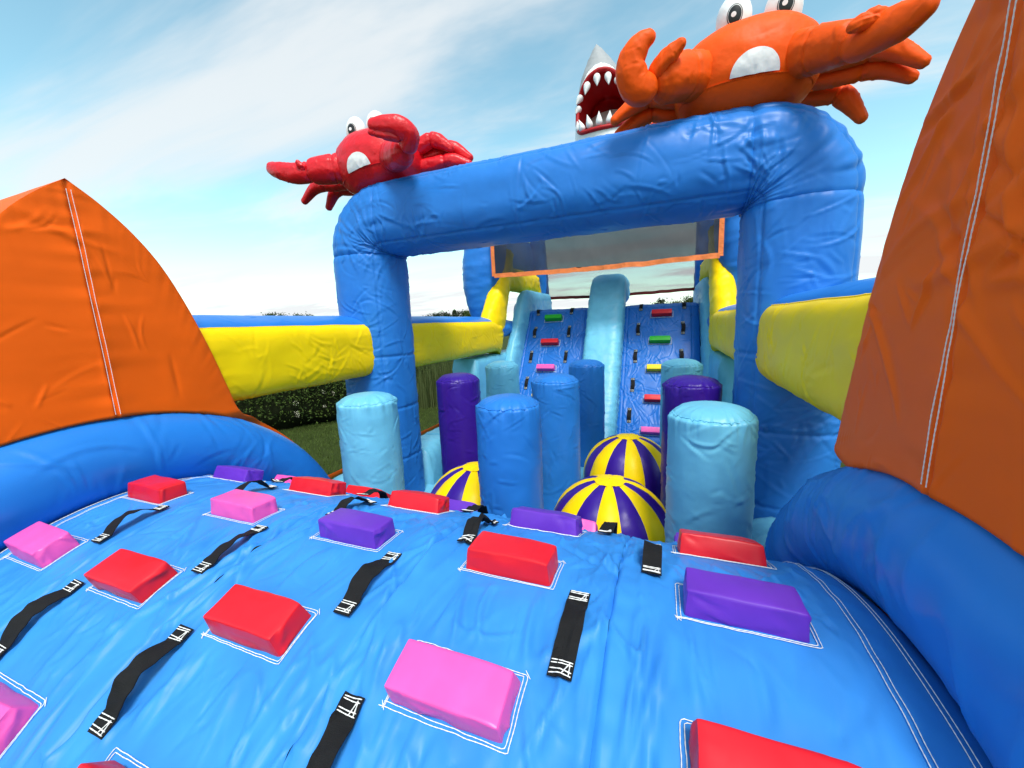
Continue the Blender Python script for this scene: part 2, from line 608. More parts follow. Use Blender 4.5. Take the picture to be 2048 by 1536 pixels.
# ---- hedge on the left, behind the lawn
def leaf_cloud(P, size, up_bias=0.3):
    """one bent quad leaf at every point"""
    n = len(P)
    d = rng.normal(size=(n, 3)); d[:, 2] += up_bias
    d /= np.linalg.norm(d, axis=1)[:, None]
    e = np.cross(d, rng.normal(size=(n, 3)))
    e /= np.linalg.norm(e, axis=1)[:, None] + 1e-9
    s = (size * rng.uniform(0.6, 1.3, n))[:, None]
    V = np.stack([P - d * s, P + e * s * .5, P + d * s, P - e * s * .5], 1).reshape(-1, 3)
    F = np.arange(n)[:, None] * 4 + np.arange(4)
    return V, F


def hedge():
    p0, p1 = np.array([-11.0, 3.9]), np.array([-6.1, 11.4])
    pm = np.array([-7.55, 6.6])
    path, s = resample([(*p0, 0), (-9.0, 5.15, 0), (*pm, 0), (-6.75, 9.0, 0), (*p1, 0)], 60)
    h = thing('hedge', (pm[0], pm[1], 0), 'dark leafy hedge with cream blossom along the back of the lawn', 'hedge')
    T = np.gradient(path, axis=0); T /= np.linalg.norm(T, axis=1)[:, None]
    Nn = np.stack([-T[:, 1], T[:, 0], 0 * T[:, 0]], 1)
    n = 42000
    k = rng.integers(0, 60, n)
    off = rng.normal(0, 0.06, n)
    a = rng.uniform(0, pi, n)
    hh = 1.45 + 0.18 * perlin(s[k] * 1.1, 3.3)
    rad = rng.uniform(0.82, 1.06, n)
    lump = 1 + 0.22 * perlin(s[k] * 2.0, a * 1.8, 5.5)
    w = 0.55 * np.sign(np.cos(a)) * np.abs(np.cos(a)) ** .5 * rad * lump
    z = hh * np.abs(np.sin(a)) ** .5 * rad * np.where(lump > 1, 1 + (lump - 1) * .3, lump)
    P = path[k] + T[k] * rng.uniform(-.12, .12, n)[:, None] + Nn[k] * (w + off)[:, None]
    P[:, 2] = np.maximum(z * (1 - 0.0 * off), 0.02)
    low = P[:, 2] < 0.2
    P[low, 2] += rng.uniform(0, .35, low.sum())
    V, F = leaf_cloud(P, 0.028)
    o = mesh_obj('foliage', V, F, 'hedge', h, smooth=False); o['kind'] = 'stuff'
    C, _ = sweep(path + np.array([0, 0, .62]), .40, .62, 2.6, 18, (0, 0, 1), disp=lambda S, PH: .10 * perlin(S * 2, np.cos(PH) * 2, np.sin(PH) * 2))
    grid_obj('dark_core', C, 'hedge_core', h, wrap=True, caps=True)  # solid dark filler in place of the shade deep in the foliage
    # umbels of cream blossom on the side facing the course
    for i in range(46):
        kk = rng.integers(4, 56)
        zz = rng.uniform(.35, 1.35)
        c = path[kk] - Nn[kk] * (.56 + rng.uniform(-.02, .08)) + np.array([0, 0, zz])
        m = 26
        ang, rr = rng.uniform(0, 2 * pi, m), np.sqrt(rng.uniform(0, 1, m)) * rng.uniform(.035, .06)
        axis = -Nn[kk] * .8 + np.array([0, 0, .6]); axis /= np.linalg.norm(axis)
        e1 = np.cross(axis, [0, 0, 1]); e1 /= np.linalg.norm(e1); e2 = np.cross(axis, e1)
        Q = c + np.outer(np.cos(ang) * rr, e1) + np.outer(np.sin(ang) * rr, e2) + np.outer(rng.normal(0, .006, m), axis)
        V, F = leaf_cloud(Q, 0.011)
        mesh_obj('blossom', V, F, 'flower', h, smooth=False)
    return h


hedge()
n = 2600
t = rng.uniform(0, 1, n)
rx = -5.9 + 0.9 * t + rng.normal(0, .22, n)
ry = 8.6 + 3.0 * t + rng.normal(0, .2, n)
blades('tall_grass', 'reed', np.stack([rx, ry, np.zeros(n)], 1), rng.uniform(0.7, 1.45, n), rng.uniform(0.008, 0.018, n),
       'tall upright reed-like grass in front of the hedge, behind the left arch leg', 'grass', 0.25)


# ---- far trees on the skyline
def far_tree(name, x, y, h, w, mat, label, shape, group):
    r = thing(name, (x, y, 0), label, 'tree', group)
    path, _ = resample([(x, y, 0), (x + .02 * h, y, h * .45), (x, y, h * .92)], 10)
    P, _ = sweep(path, np.linspace(.035 * h, .006 * h, 10), np.linspace(.035 * h, .006 * h, 10), 2, 8, (0, 1, 0))
    grid_obj('trunk', P, 'bark', r, wrap=True, caps=True)
    n = 1500
    pts = []
    if shape == 'pine':
        for i in range(26):
            f = .12 + .86 * i / 26
            rr = w * .5 * (1 - f) ** .8 * random.uniform(.75, 1.2) + .02 * h
            m = int(n / 26)
            a = rng.uniform(0, 2 * pi, m)
            q = np.sqrt(rng.uniform(0.1, 1, m)) * rr
            pts.append(np.stack([x + np.cos(a) * q, y + np.sin(a) * q, h * f - q * .25 + rng.normal(0, .012 * h, m)], 1))
    else:
        for i in range(22):
            a, f = random.uniform(0, 2 * pi), random.uniform(.35, .92)
            rr = w * .36 * sin(pi * min(1, max(.05, (f - .15) / .85))) ** .5
            c = np.array([x + cos(a) * rr * random.uniform(.2, 1), y + sin(a) * rr * random.uniform(.2, 1), h * f])
            pts.append(c + rng.normal(0, .075 * h * random.uniform(.6, 1.2), (int(n / 22), 3)) * np.array([1, 1, .7]))
    P = np.vstack(pts)
    V, F = leaf_cloud(P, .030 * h)
    o = mesh_obj('crown', V, F, mat, r, smooth=False)
    return r


def bearing(px_deg, dist):
    a = radians(px_deg)
    return sin(a) * dist, cos(a) * dist


# bearings are measured clockwise from the course axis
for i, (bd, h, w, wd) in enumerate([(-34.2, 7.0, 6.0, 'first and lowest'), (-33.4, 7.6, 6.4, 'second'), (-32.6, 8.4, 6.8, 'third'), (-31.8, 8.0, 6.6, 'fourth'), (-31.0, 9.0, 7.0, 'fifth'),
                                 (-30.2, 8.6, 6.8, 'sixth'), (-29.4, 9.3, 7.2, 'seventh'), (-28.6, 8.8, 7.0, 'eighth'), (-27.8, 9.4, 7.2, 'last')]):
    x, y = bearing(bd, 148 + 4 * (i % 3)); h -= 0.7
    far_tree('pine_tree', x, y, h, w, 'tree_dark', wd + ' dark pine from the left arch leg in the far skyline row', 'round' if i % 3 else 'pine', 'far pines beyond the field')
x, y = bearing(-27.3, 60)
far_tree('broadleaf_tree', x, y, 4.6, 5.0, 'tree_light', 'olive green tree touching the left edge of the blue tower bolster', 'round', None)
for i, (bd, dist, h, w) in enumerate([(-52.6, 130, 8.3, 6), (-51.2, 128, 7.9, 5), (-49.6, 132, 8.2, 6.5), (-48.6, 130, 7.7, 5)]):
    x, y = bearing(bd, dist)
    far_tree('broadleaf_tree', x, y, h, w, 'tree_light', ['leftmost', 'second from left', 'third from left', 'rightmost'][i] + ' tiny treetop over the front left yellow beam', 'round', 'treetops over the front left beam')
x, y = bearing(-0.4, 80)
far_tree('broadleaf_tree', x, y, 5.9, 4.2, 'tree_dark', 'round dark green treetop above the right climbing lane, left of the others', 'round', None)
for i, (bd, dist, h, w) in enumerate([(1.6, 95, 6.0, 4.6), (2.9, 92, 6.4, 4.6), (4.1, 95, 6.4, 4.8), (5.0, 96, 6.9, 4.4), (6.2, 95, 6.4, 5)]):
    x, y = bearing(bd, dist)
    far_tree('broadleaf_tree', x, y, h, w, 'tree_light', ['first', 'second', 'third', 'fourth', 'fifth'][i] + ' pale green treetop right of the round dark tree above the climbing wall', 'round', 'treetops above the right climbing lane')

# a low hill that closes the horizon
hx = np.linspace(-700, 700, 60)[:, None]
hy = np.linspace(160, 620, 14)[None, :]
hzz = np.clip((hy - 160) / 200, 0, 1) * (5.5 + 3.5 * perlin(hx / 130, 1.7)) * np.ones_like(hx)
Pm = np.stack([hx * np.ones_like(hy), hy * np.ones_like(hx), hzz - .05], -1)
tag(grid_obj('hill', Pm, 'hill', flip=True), kind='structure')

# =================================================================== COURSE FLOOR
fl = thing('inflatable_floor', (CX, 4.0, 0), 'pale blue inflated floor with raised side bumpers under the pillars', 'inflatable floor')
ny, nx = 120, 70
yy, xx = np.meshgrid(np.linspace(1.5, 5.9, ny), np.linspace(CX - 1.93, CX + 1.93, nx), indexing='ij')
zz_ = FLOOR + .018 * np.abs(np.sin((xx - CX) * pi / .42)) ** .5 + .006 * perlin(xx * 9, yy * 9)
grid_obj('floor_panel', np.stack([xx, yy, zz_], -1), 'pale', fl, flip=True)
for sgn in (-1, 1):
    xc = CX + sgn * 1.68
    for ya, yb in ((1.95, 2.77), (3.42, 6.3)):          # the arch leg stands in the gap
        path, s = resample([(xc, ya, .39), (xc, yb, .39)], int((yb - ya) / .02), False)

        def dsp(S, PH, ya=ya):
            d = .008 * perlin(S * 7 + ya, np.cos(PH) * 2, np.sin(PH) * 2 + sgn) + .010 * ridge(perlin(S * 9 + sgn, np.cos(PH) * 1.4, np.sin(PH) * 1.4), 5)
            return d - .03 * np.exp(-((np.mod(S, 1.08) - .54) / .02) ** 2)
        P, _ = sweep(path, .275, .41, 4.0, 70, (0, 0, 1), disp=dsp, cr=dict(n=int(70 * (yb - ya)), seed=ya + sgn, length=(.05, .25), width=.006, height=.004))
        grid_obj('side_bumper', P, 'pale', fl, wrap=True, caps=True)
    path, s = resample([(CX + sgn * 1.935, 1.95, .775), (CX + sgn * 1.935, 6.3, .775)], 60, False)
    P, _ = sweep(path, .010, .022, 2, 8)
    grid_obj('edge_piping', P, 'orange', fl, wrap=True, caps=True)

# =================================================================== CLIMB-OVER HUMP (ramp)
RR, U0, ZC = 1.025, 0.93, FLOOR            # half barrel lying across the course
ramp = thing('climbing_hump', (CX, U0, 0), 'rounded blue climb-over hump with coloured footholds and black straps', 'inflatable ramp')
COLX = [-2.112, -1.539, -0.966, -0.393, 0.180]
PITCH = 0.573
SEAMX = [-1.826, -1.253, -0.675, -0.107]
ROWT = {'F': -76.9, 'E': -57.3, 'D': -38.4, 'C': -18.7, 'B': 1.3, 'A': 20.9, 'Z': 40.5, 'Y': 60.0}
XL, XR = CX - 1.46, CX + 1.46
BW, BD, BH = 0.250, 0.106, 0.070
block_sites = [(x, radians(t)) for x in COLX for t in ROWT.values()]


def ramp_h(x, th):
    """height of the crumpled skin above the barrel"""
    s = th * RR
    wx = x + .035 * perlin(x * 3, s * 2.6, 2.2) + .10 * s * 0
    f1 = perlin(wx * 19 + .8 * perlin(x * 4, s * 4, 8.1), s * 1.7, 1.1)
    f2 = ridge(perlin(wx * 15 + 31, s * 1.4, 4.4), 7)
    f3 = ridge(perlin(wx * 11 + .35 * s * 9, s * 3.2 + 9, 6.4), 9)
    f4 = perlin(x * 30, s * 16, 9.2)
    mk = np.clip(.25 + 1.9 * perlin(x * 2.4 + 5, s * 2.2, 3.7), .03, 1.2)
    h = .0014 * f1 + .0080 * f2 * mk + .0090 * f3 * mk + .0006 * f4
    near = 1e9
    fl_ = np.ones_like(h)
    for bx, bt in block_sites:
        dx = np.maximum(np.abs(x - bx) - BW / 2 - .005, 0)
        ds = np.maximum(np.abs(s - bt * RR) - BD / 2 - .005, 0)
        d = np.sqrt(dx * dx + ds * ds)
        fl_ = np.minimum(fl_, np.clip(.22 + d / .07, 0, 1))
    h = h * fl_
    for k, sx in enumerate(SEAMX):
        d = np.abs(x - sx - .006 * perlin(s * 2.2, k * 3.1))
        h = h - .016 * np.exp(-(d / .006) ** 2) + .008 * np.exp(-d / .04) * (1 + 1.2 * perlin(s * 17, k * 5.5 + (x > sx) * 3.3))
    e = np.minimum(x - XL, XR - x)
    h = h - .05 * np.exp(-np.maximum(e, 0) / .035) + .006 * np.exp(-((e - .12) / .03) ** 2) * perlin(s * 14, x * 0 + 2.2)
    return h


def ramp_clear(x, th):
    """1 on open skin, 0 where blocks and edge seams hold the fabric flat"""
    m = np.clip((np.minimum(x - XL, XR - x) - .145) / .05, 0, 1)
    for bx, bt in block_sites:
        dx = np.maximum(np.abs(x - bx) - BW / 2 - .018, 0)
        ds = np.maximum(np.abs(th - bt) * RR - BD / 2 - .018, 0)
        m = np.minimum(m, np.sqrt(dx * dx + ds * ds) / .05)
    return np.clip(m, 0, 1)


def on_ramp(x, th, lift=0.0, disp=True):
    x, th = np.broadcast_arrays(np.asarray(x, float), np.asarray(th, float))
    h = (ramp_h(x, th) if disp else 0) + lift
    return np.stack([x, U0 + (RR + h) * np.sin(th), ZC + (RR + h) * np.cos(th)], -1)


edges_x = [XL] + SEAMX + [XR]
for i in range(5):
    w = edges_x[i + 1] - edges_x[i]
    xs = np.linspace(edges_x[i], edges_x[i + 1], int(w / .0065) + 1)
    ts = np.linspace(radians(-100), radians(100), 520)
    T_, X_ = np.meshgrid(ts, xs, indexing='ij')
    grid_obj('skin_panel', on_ramp(X_, T_, ramp_clear(X_, T_) * (creases(T_ * RR, X_, 260, 5.5 + i, (.05, .30), .005, .0044, 0.0, .7) + creases(T_ * RR, X_, 85, 15.5 + i, (.15, .55), .0085, .0095, 0.0, .4))), 'ramp', ramp, flip=True)

COLOURS = {'A': 'purple red red purple red', 'B': 'red pink purple red purple', 'C': 'pink red red pink red',
           'D': 'purple pink red purple pink', 'E': 'red purple pink red purple', 'Z': 'pink red purple pink purple', 'Y': 'red pink red purple red'}
for row, cols in COLOURS.items():
    t0 = radians(ROWT[row])
    for j, cname in enumerate(cols.split()):
        x0 = COLX[j] + random.uniform(-.006, .006)
        tb = t0 + random.uniform(-.006, .006)
        sd = random.uniform(0, 90)
        V, F = rounded_box(BW / 2 * random.uniform(.97, 1.03), BD / 2 * random.uniform(.97, 1.04), BH / 2, .0055, 19, .003, sd, .0022, True)
        # soft foam: top a little smaller than the foot, sheared a bit, corners tucked in
        k = (V[:, 2] / (BH / 2) + 1) / 2
        V[:, 0] *= 1 - random.uniform(.02, .07) * k
        V[:, 1] *= 1 - random.uniform(.0, .12) * k
        V[:, 1] += random.uniform(-.008, .006) * k
        V[:, 2] -= .010 * random.uniform(.2, 1) * np.clip(V[:, 0] / (BW / 2), 0, 1) ** 3
        sk = random.uniform(-.03, .03)
        lx, ly = V[:, 0] * cos(sk) - V[:, 1] * sin(sk), V[:, 0] * sin(sk) + V[:, 1] * cos(sk)
        hz_ = V[:, 2] + BH / 2 - .006
        th = tb + ly / (RR + 0.03)
        Wd = np.stack([x0 + lx, U0 + (RR + hz_) * np.sin(tb) + ly * np.cos(tb), ZC + (RR + hz_) * np.cos(tb) - ly * np.sin(tb)], -1)
        b = mesh_obj('foothold_block', Wd, F, 'block_' + cname, ramp, True, cname + ' foothold block sewn to the hump')
        lines = []
        for rr_ in (.0075, .0140):
            hx_, hy_ = BW / 2 + rr_, BD / 2 + rr_
            c = np.array([(-hx_ - .008, -hy_), (hx_, -hy_), (hx_, hy_), (-hx_, hy_), (-hx_, -hy_ - .006)])
            c = c + rng.normal(0, .0014, c.shape)
            q, _ = resample(c, 100, False)
            q = q + .0012 * np.stack([perlin(np.arange(100) * .3, sd), perlin(np.arange(100) * .3, sd + 5)], 1)
            lines.append(on_ramp(x0 + q[:, 0], tb + q[:, 1] / RR, .0034))
        # tie-off crosses at two corners
        for cx_, cy_ in ((1, 1), (-1, -1)):
            q = np.array([(cx_ * (BW / 2 + .006), cy_ * (BD / 2 + .020)), (cx_ * (BW / 2 + .020), cy_ * (BD / 2 + .006))])
            lines.append(on_ramp(x0 + q[:, 0], tb + q[:, 1] / RR, .003))
        thread('stitching', lines, b, .00105)


def make_strap(parent, place, length, wid, lift, skew, twist, seed, stitch=True, name='hand_strap', thick=.0022):
    """place(a, b, h): a across, b along, h up -> world; a flat webbing loop sewn down at both ends"""
    n, m = 34, 7
    t = np.linspace(0, 1, n)
    endf = .17
    prof = np.where((t < endf) | (t > 1 - endf), 0, np.sin(np.clip((t - endf) / (1 - 2 * endf), 0, 1) * pi) ** (.75 + .3 * random.random()))
    asym = 1 + .5 * random.uniform(-1, 1) * (t - .5)
    hgt = .0035 + lift * prof * asym
    b = (t - .5) * length
    bend = skew * np.sin(np.clip((t - endf) / (1 - 2 * endf), 0, 1) * pi)
    a = np.linspace(-.5, .5, m)
    top_, bot = [], []
    tw = twist * prof
    ridge_ = (.006 * perlin(t * 9, seed) * (prof > 0.05))
    for k in range(m):
        aa = a[k] * wid * np.cos(tw) + bend
        hh = hgt + a[k] * wid * np.sin(tw) + ridge_ * (a[k] * 2)
        hh = np.maximum(hh, .0035)
        top_.append(place(aa, b, hh + thick))
        bot.append(place(aa, b, hh - thick * .3))
    P = np.stack(top_ + bot[::-1], 1)
    o = grid_obj(name, P, 'black', parent, wrap=True, caps=True, smooth=False)
    if stitch:
        lines = []
        for e0 in (-1, 1):
            c = e0 * length * (.5 - endf * .5)
            hw = wid * .44
            for db in (-.013, -.007, .008, .014):
                j = rng.normal(0, .0012, 2)
                q = np.array([(-hw, c + db + j[0]), (0, c + db + j.mean()), (hw, c + db + j[1])])
                lines.append(place(q[:, 0], q[:, 1], np.full(3, .0075)))
            q = np.array([(hw * .2, c - .014), (hw * .75, c + .013), (hw * .8, c - .013)])
            lines.append(place(q[:, 0], q[:, 1], np.full(3, .0078)))
        thread('stitching', lines, o, .0014)
    return o


def ramp_place(x0, t0):
    return lambda a, b, h: on_ramp(x0 + a, t0 + b / RR, h + .006)


rows = ['E', 'D', 'C', 'B', 'A', 'Z', 'Y']
for i in range(len(rows) - 1):
    tm = radians((ROWT[rows[i]] + ROWT[rows[i + 1]]) / 2)
    # straps sit right of the blocks in every second gap, left of them in the others
    side = {('E', 'D'): 1, ('D', 'C'): -1, ('C', 'B'): 1, ('B', 'A'): -1, ('A', 'Z'): 1, ('Z', 'Y'): -1}[(rows[i], rows[i + 1])]
    cols_ = COLX[:4] if side > 0 else COLX[1:]
    for j, x0 in enumerate(cols_):
        x = x0 + side * .200 + random.uniform(-.008, .008)
        make_strap(ramp, ramp_place(x, tm + random.uniform(-.01, .01)), .225, .052, random.uniform(.020, .042), random.uniform(-.012, .012), random.uniform(-.3, .3), i * 7.7 + j)

# edge seams with white thread
tt = np.linspace(radians(-95), radians(95), 300)
for sgn, base in ((-1, XL), (1, XR)):
    lines = []
    for off in (.062, .072, .125, .135):
        x = base - sgn * off + .004 * perlin(tt * 4, off * 9 + sgn)
        lines.append(on_ramp(x, tt, .0040))
    thread('edge_stitching', lines, ramp, .0011)

# side bolsters: half rings of blue tube beside the hump
for sgn in (-1, 1):
    xc = CX + sgn * 1.575
    ang = np.linspace(radians(-112), radians(112), 420)
    Rm = 1.165
    path = np.stack([np.full_like(ang, xc), U0 + Rm * np.sin(ang), ZC + Rm * np.cos(ang)], 1)

    def dsp(S, PH, sg=sgn):
        inner = np.clip(-np.sin(PH), 0, 1)
        c, q = np.cos(PH), np.sin(PH)
        d = .006 * perlin(S * 6, c * .9 + sg * 3, q * .9) * (.35 + inner) + .009 * ridge(perlin(S * 5.5 + 40 * sg, c * .8, q * .8 + 7), 4) * (.15 + .8 * inner)
        return d
    P, _ = sweep(path, .205, .205, 2.1, 110, (1, 0, 0), disp=dsp, cr=dict(n=260, seed=sgn + 4.4, length=(.08, .38), width=.008, height=.0045, ang=pi / 2, spread=.6))
    grid_obj('side_bolster', P, 'bolster', ramp, wrap=True, caps=True)


# =================================================================== ORANGE MOUNTAIN PANELS
def mountain(sgn, label):
    uc = 1.0 if sgn > 0 else .985
    half = [(1.41, -2.1), (1.41, -1.72)]
    for a in np.radians(np.linspace(78, 27, 9)):
        half.append((-.05 + 1.41 * sin(a), -1.72 + 1.41 * cos(a)))
    half += [(.535, -.30), (.485, -.12), (.428, .06), (.365, .23), (.29, .39), (.20, .52), (.10, .625), (0, .705)]
    half = np.array(half)
    Rr, _ = resample(half[:12], 110)
    R2, _ = resample(half[11:], 110)
    Rr = np.vstack([Rr, R2[1:]])
    Lf = Rr[::-1][1:] * np.array([-1, 1])
    O = np.vstack([Rr, Lf])
    O[:, 1] += EYE
    cz = EYE - .62
    root = thing('mountain_panel', (CX + sgn * 1.9, uc, 0), label, 'inflatable panel')
    x_in = CX + (1.475 if sgn > 0 else -1.515)
    x_out = CX + sgn * 2.22
    nr = 130
    k = np.linspace(1, 0.02, nr) ** 0.9

    def face(xbase, sg_n, bulge, ridge_on):
        U = O[None, :, 0] * k[:, None]
        Z = cz + (O[None, :, 1] - cz) * k[:, None]
        t = np.sqrt(np.clip(1 - k ** 2.6, 0, 1))[:, None]
        # fabric pulled flat toward the peak, fuller lower down; a fold line down the middle seam
        full = np.clip((EYE + .78 - Z) / 1.3, .0, 1) ** .6
        X = bulge * t * full
        if ridge_on:
            X = X + .022 * np.exp(-np.abs(U) / .10) * t * full - .012 * np.exp(-(U / .008) ** 2)
        pk = .007 * np.exp(-np.abs(U) / .09) * perlin(Z * 16, (U > 0) * 4.4 + sgn) + .005 * perlin(U * 3, Z * 4, 1.7 + sgn) + creases(U, Z, 110, 3.3 + sgn, (.10, .55), .010, .0065) + creases(U, Z, 260, 8.3 + sgn, (.05, .25), .006, .0026)
        edge = np.exp(-(1 - k[:, None]) / .06)
        pk = pk + .006 * edge * perlin(np.arange(O.shape[0])[None, :] * .24, k[:, None] * 2)
        X = X + pk * np.minimum(1, t * 2.2)
        return np.stack([xbase + sg_n * X, uc + U, Z], -1)
    def recess(U, Z):
        # the panel tucks in behind the bolster below its foot line
        rr_ = np.hypot(U + uc - U0, Z - ZC)
        t_ = np.clip(((1.345 if sgn > 0 else 1.368) - rr_) / .06, 0, 1)
        t2 = np.clip((EYE - .45 - Z) / .16, 0, 1)
        return np.maximum(.24 * t_ * t_ * (3 - 2 * t_), .13 * t2 * t2 * (3 - 2 * t2))
    Pi = face(x_in, -sgn, .035, True)
    Pi[..., 0] += sgn * recess(Pi[..., 1] - uc, Pi[..., 2])
    Po = face(x_out, sgn, .14, False)
    m = O.shape[0]
    # rim between the two faces
    tv = np.linspace(0, 1, 14)
    rim = []
    for q in tv:
        bul = .035 * sin(pi * q)
        nrm = np.gradient(O, axis=0); nrm = np.stack([nrm[:, 1], -nrm[:, 0]], 1); nrm /= np.linalg.norm(nrm, axis=1)[:, None] + 1e-9
        OO = O + nrm * bul * np.clip((EYE + .66 - O[:, 1:]) / .3, 0, 1)
        OO = OO + .004 * perlin(np.arange(m) * .22, q * 3)[:, None] * sin(pi * q)
        rim.append(np.stack([x_in + (x_out - x_in) * q + sgn * recess(O[:, 0], O[:, 1]) * (1 - q), uc + OO[:, 0], OO[:, 1]], -1))
    fl_ = sgn > 0
    grid_obj('inner_face', Pi, 'orange', root, flip=not fl_)
    grid_obj('outer_face', Po, 'orange', root, flip=fl_)
    grid_obj('edge_gusset', np.array(rim), 'orange', root, flip=fl_)
    # twin white seam from tip to foot
    zs = np.linspace(EYE + .66, EYE - (.345 if sgn < 0 else .36), 150)
    lines = []
    PF = Pi.reshape(-1, 3)
    PF = PF[np.abs(PF[:, 1] - uc) < .06]
    for off in (-.008, .008):
        us = off + .0022 * perlin(zs * 2.4, 3.3 + sgn)
        near = ((PF[None, :, 1] - uc - us[:, None]) ** 2 + (PF[None, :, 2] - zs[:, None]) ** 2)
        idx = np.argpartition(near, 6, axis=1)[:, :6]
        xq = PF[idx, 0]
        xq = xq.min(1) if sgn > 0 else xq.max(1)
        xq = np.convolve(np.pad(xq, 14, mode='edge'), np.ones(29) / 29, mode='valid') - sgn * .005
        lines.append(np.stack([xq, uc + us, zs], -1))
    thread('seam_stitching', lines, root, .0012)
    return root


mountain(-1, 'orange pointed mountain panel rising beside the left end of the hump')
mountain(1, 'large orange mountain panel cropped by the right edge of the photo')


# =================================================================== YELLOW BEAMS
def beam(sgn, y0, y1, label, seed, cut0=0.0, xi=1.51):
    """horizontal guard tube: yellow toward the course, blue on top"""
    root = thing('guard_beam', (CX + sgn * (xi + .24), (y0 + y1) / 2, 1.66), label, 'inflatable beam', 'guard beams along the course')
    xc = CX + sgn * (xi + .24)
    ny = int(abs(y1 - y0) / .011)
    path, s = resample([(xc, y0, 1.925), (xc, y1, 1.925)], ny, False)

    def dsp(S, PH):
        c, q = np.cos(PH), np.sin(PH)
        d = .005 * perlin(S * 4 + seed, c * 1.6, q * 1.6)
        for e_ in (0, abs(y1 - y0)):
            u = np.abs(S - e_)
            d = d + .011 * np.exp(-u / .10) * perlin(c * 6 + seed, q * 6, e_)
        return d
    # sweep frame: first axis = ref x T, so with ref=z and T=+y the first axis points to -x
    inner = 0 if sgn > 0 else pi
    if sgn > 0:
        a0, a1 = radians(50), radians(-150)
        ph = (a1, a0)
        ph2 = (a0, 2 * pi + a1)
    else:
        ph = (radians(130), radians(330))
        ph2 = (radians(-30), radians(130))
    Py, _ = sweep(path, .245, .245, 4.4, 84, (0, 0, 1), ph[0], ph[1], dsp, cr=dict(n=int(110 * abs(y1 - y0)), seed=seed, length=(.05, .4), width=.006, height=.0036))
    Pb, _ = sweep(path, .243, .243, 4.4, 60, (0, 0, 1), ph2[0], ph2[1], dsp, cr=dict(n=40, seed=seed + 1, length=(.08, .3), width=.006, height=.0028))
    up_ = np.clip((Pb[..., 2] - 1.98) / .12, 0, 1)
    Pb[..., 2] += .075 * up_ * np.sin(pi * np.linspace(0, 1, Pb.shape[1]))[None, :] ** .6
    if cut0:
        for P in (Py, Pb):
            w = np.linspace(1, 0, ny)[:, None]
            P[..., 1] += cut0 * w * (1.925 - P[..., 2])
    grid_obj('yellow_panel', Py, 'yellow', root)
    grid_obj('blue_panel', Pb, 'blue', root)
    P = Py[:, -1 if sgn > 0 else 0]
    thread('seam_piping', [P + np.array([0, 0, .001])], root, .0035, 'yellow', None)
    return root


beam(-1, 1.36, 2.97, 'yellow guard beam between the left orange mountain and the arch', 1.1, .26, 1.53)
beam(1, 1.30, 2.97, 'yellow guard beam between the right orange mountain and the arch', 5.7, .26, 1.48)
beam(-1, 3.35, 5.75, 'yellow guard beam behind the left arch leg, reaching the climbing tower', 9.3, 0, 1.48)
beam(1, 3.35, 5.75, 'yellow guard beam half hidden behind the right arch leg', 13.9, 0, 1.48)

# =================================================================== BLUE ARCH
arch = thing('inflatable_arch', (CX, 3.1, .7), 'big blue inflatable arch carrying the two crabs', 'arch')
ax_l, ax_r, zt, rc = CX - 1.695, CX + 1.70, 3.075, 0.31
ps = [np.array([(ax_l, 3.1, z) for z in np.linspace(.30, zt - rc, 230)])]
ps.append(np.array([(ax_l + rc - rc * cos(a), 3.1, zt - rc + rc * sin(a)) for a in np.linspace(0, pi / 2, 60)[1:]]))
ps.append(np.array([(x, 3.1, zt) for x in np.linspace(ax_l + rc, ax_r - rc, 290)[1:]]))
ps.append(np.array([(ax_r - rc + rc * sin(a), 3.1, zt - rc + rc * cos(a)) for a in np.linspace(0, pi / 2, 60)[1:]]))
ps.append(np.array([(ax_r, 3.1, z) for z in np.linspace(zt - rc, .30, 230)[1:]]))
apath = np.vstack(ps)
cuts = np.cumsum([len(p) for p in ps])
as_ = np.r_[0, np.cumsum(np.linalg.norm(np.diff(apath, axis=0), axis=1))]
seam_s = [as_[c - 1] for c in cuts[:-1]]
leg_seams = [as_[0] + z for z in (.55, 1.05, 1.55)] + [as_[-1] - z for z in (.55, 1.05, 1.55)]


def arch_disp(S, PH):
    c, q = np.cos(PH), np.sin(PH)
    d = .006 * perlin(S * 3.2, c * 2.0, q * 2.0)
    for i, e_ in enumerate(seam_s):
        u = np.abs(S - e_)
        d = d - .012 * np.exp(-u / .018) + .014 * np.exp(-u / .13) * perlin(c * 5 + i * 3, q * 5, S * 2)
    for i, e_ in enumerate(leg_seams):
        u = np.abs(S - e_)
        d = d - .010 * np.exp(-(u / .012) ** 2) + .008 * np.exp(-u / .06) * perlin(c * 6 + i * 3, q * 6, S * 3)
    # fullness at the outside of the bends, gathers inside
    for i, (s0, s1) in enumerate(((seam_s[0], seam_s[1]), (seam_s[2], seam_s[3]))):
        w = np.exp(-((S - (s0 + s1) / 2) / .22) ** 2)
        d = d + w * .013 * perlin(S * 26 + q * 2, c * 1.5, q * 1.5 + i)
    # panel seams that run along the tube edges
    for a_ in (pi / 4, 3 * pi / 4, 5 * pi / 4, 7 * pi / 4):
        da = np.abs(np.mod(PH - a_ + pi, 2 * pi) - pi)
        d = d - .010 * np.exp(-(da / .025) ** 2) + .006 * np.exp(-da / .15) * perlin(S * 13, a_ * 3)
    return d


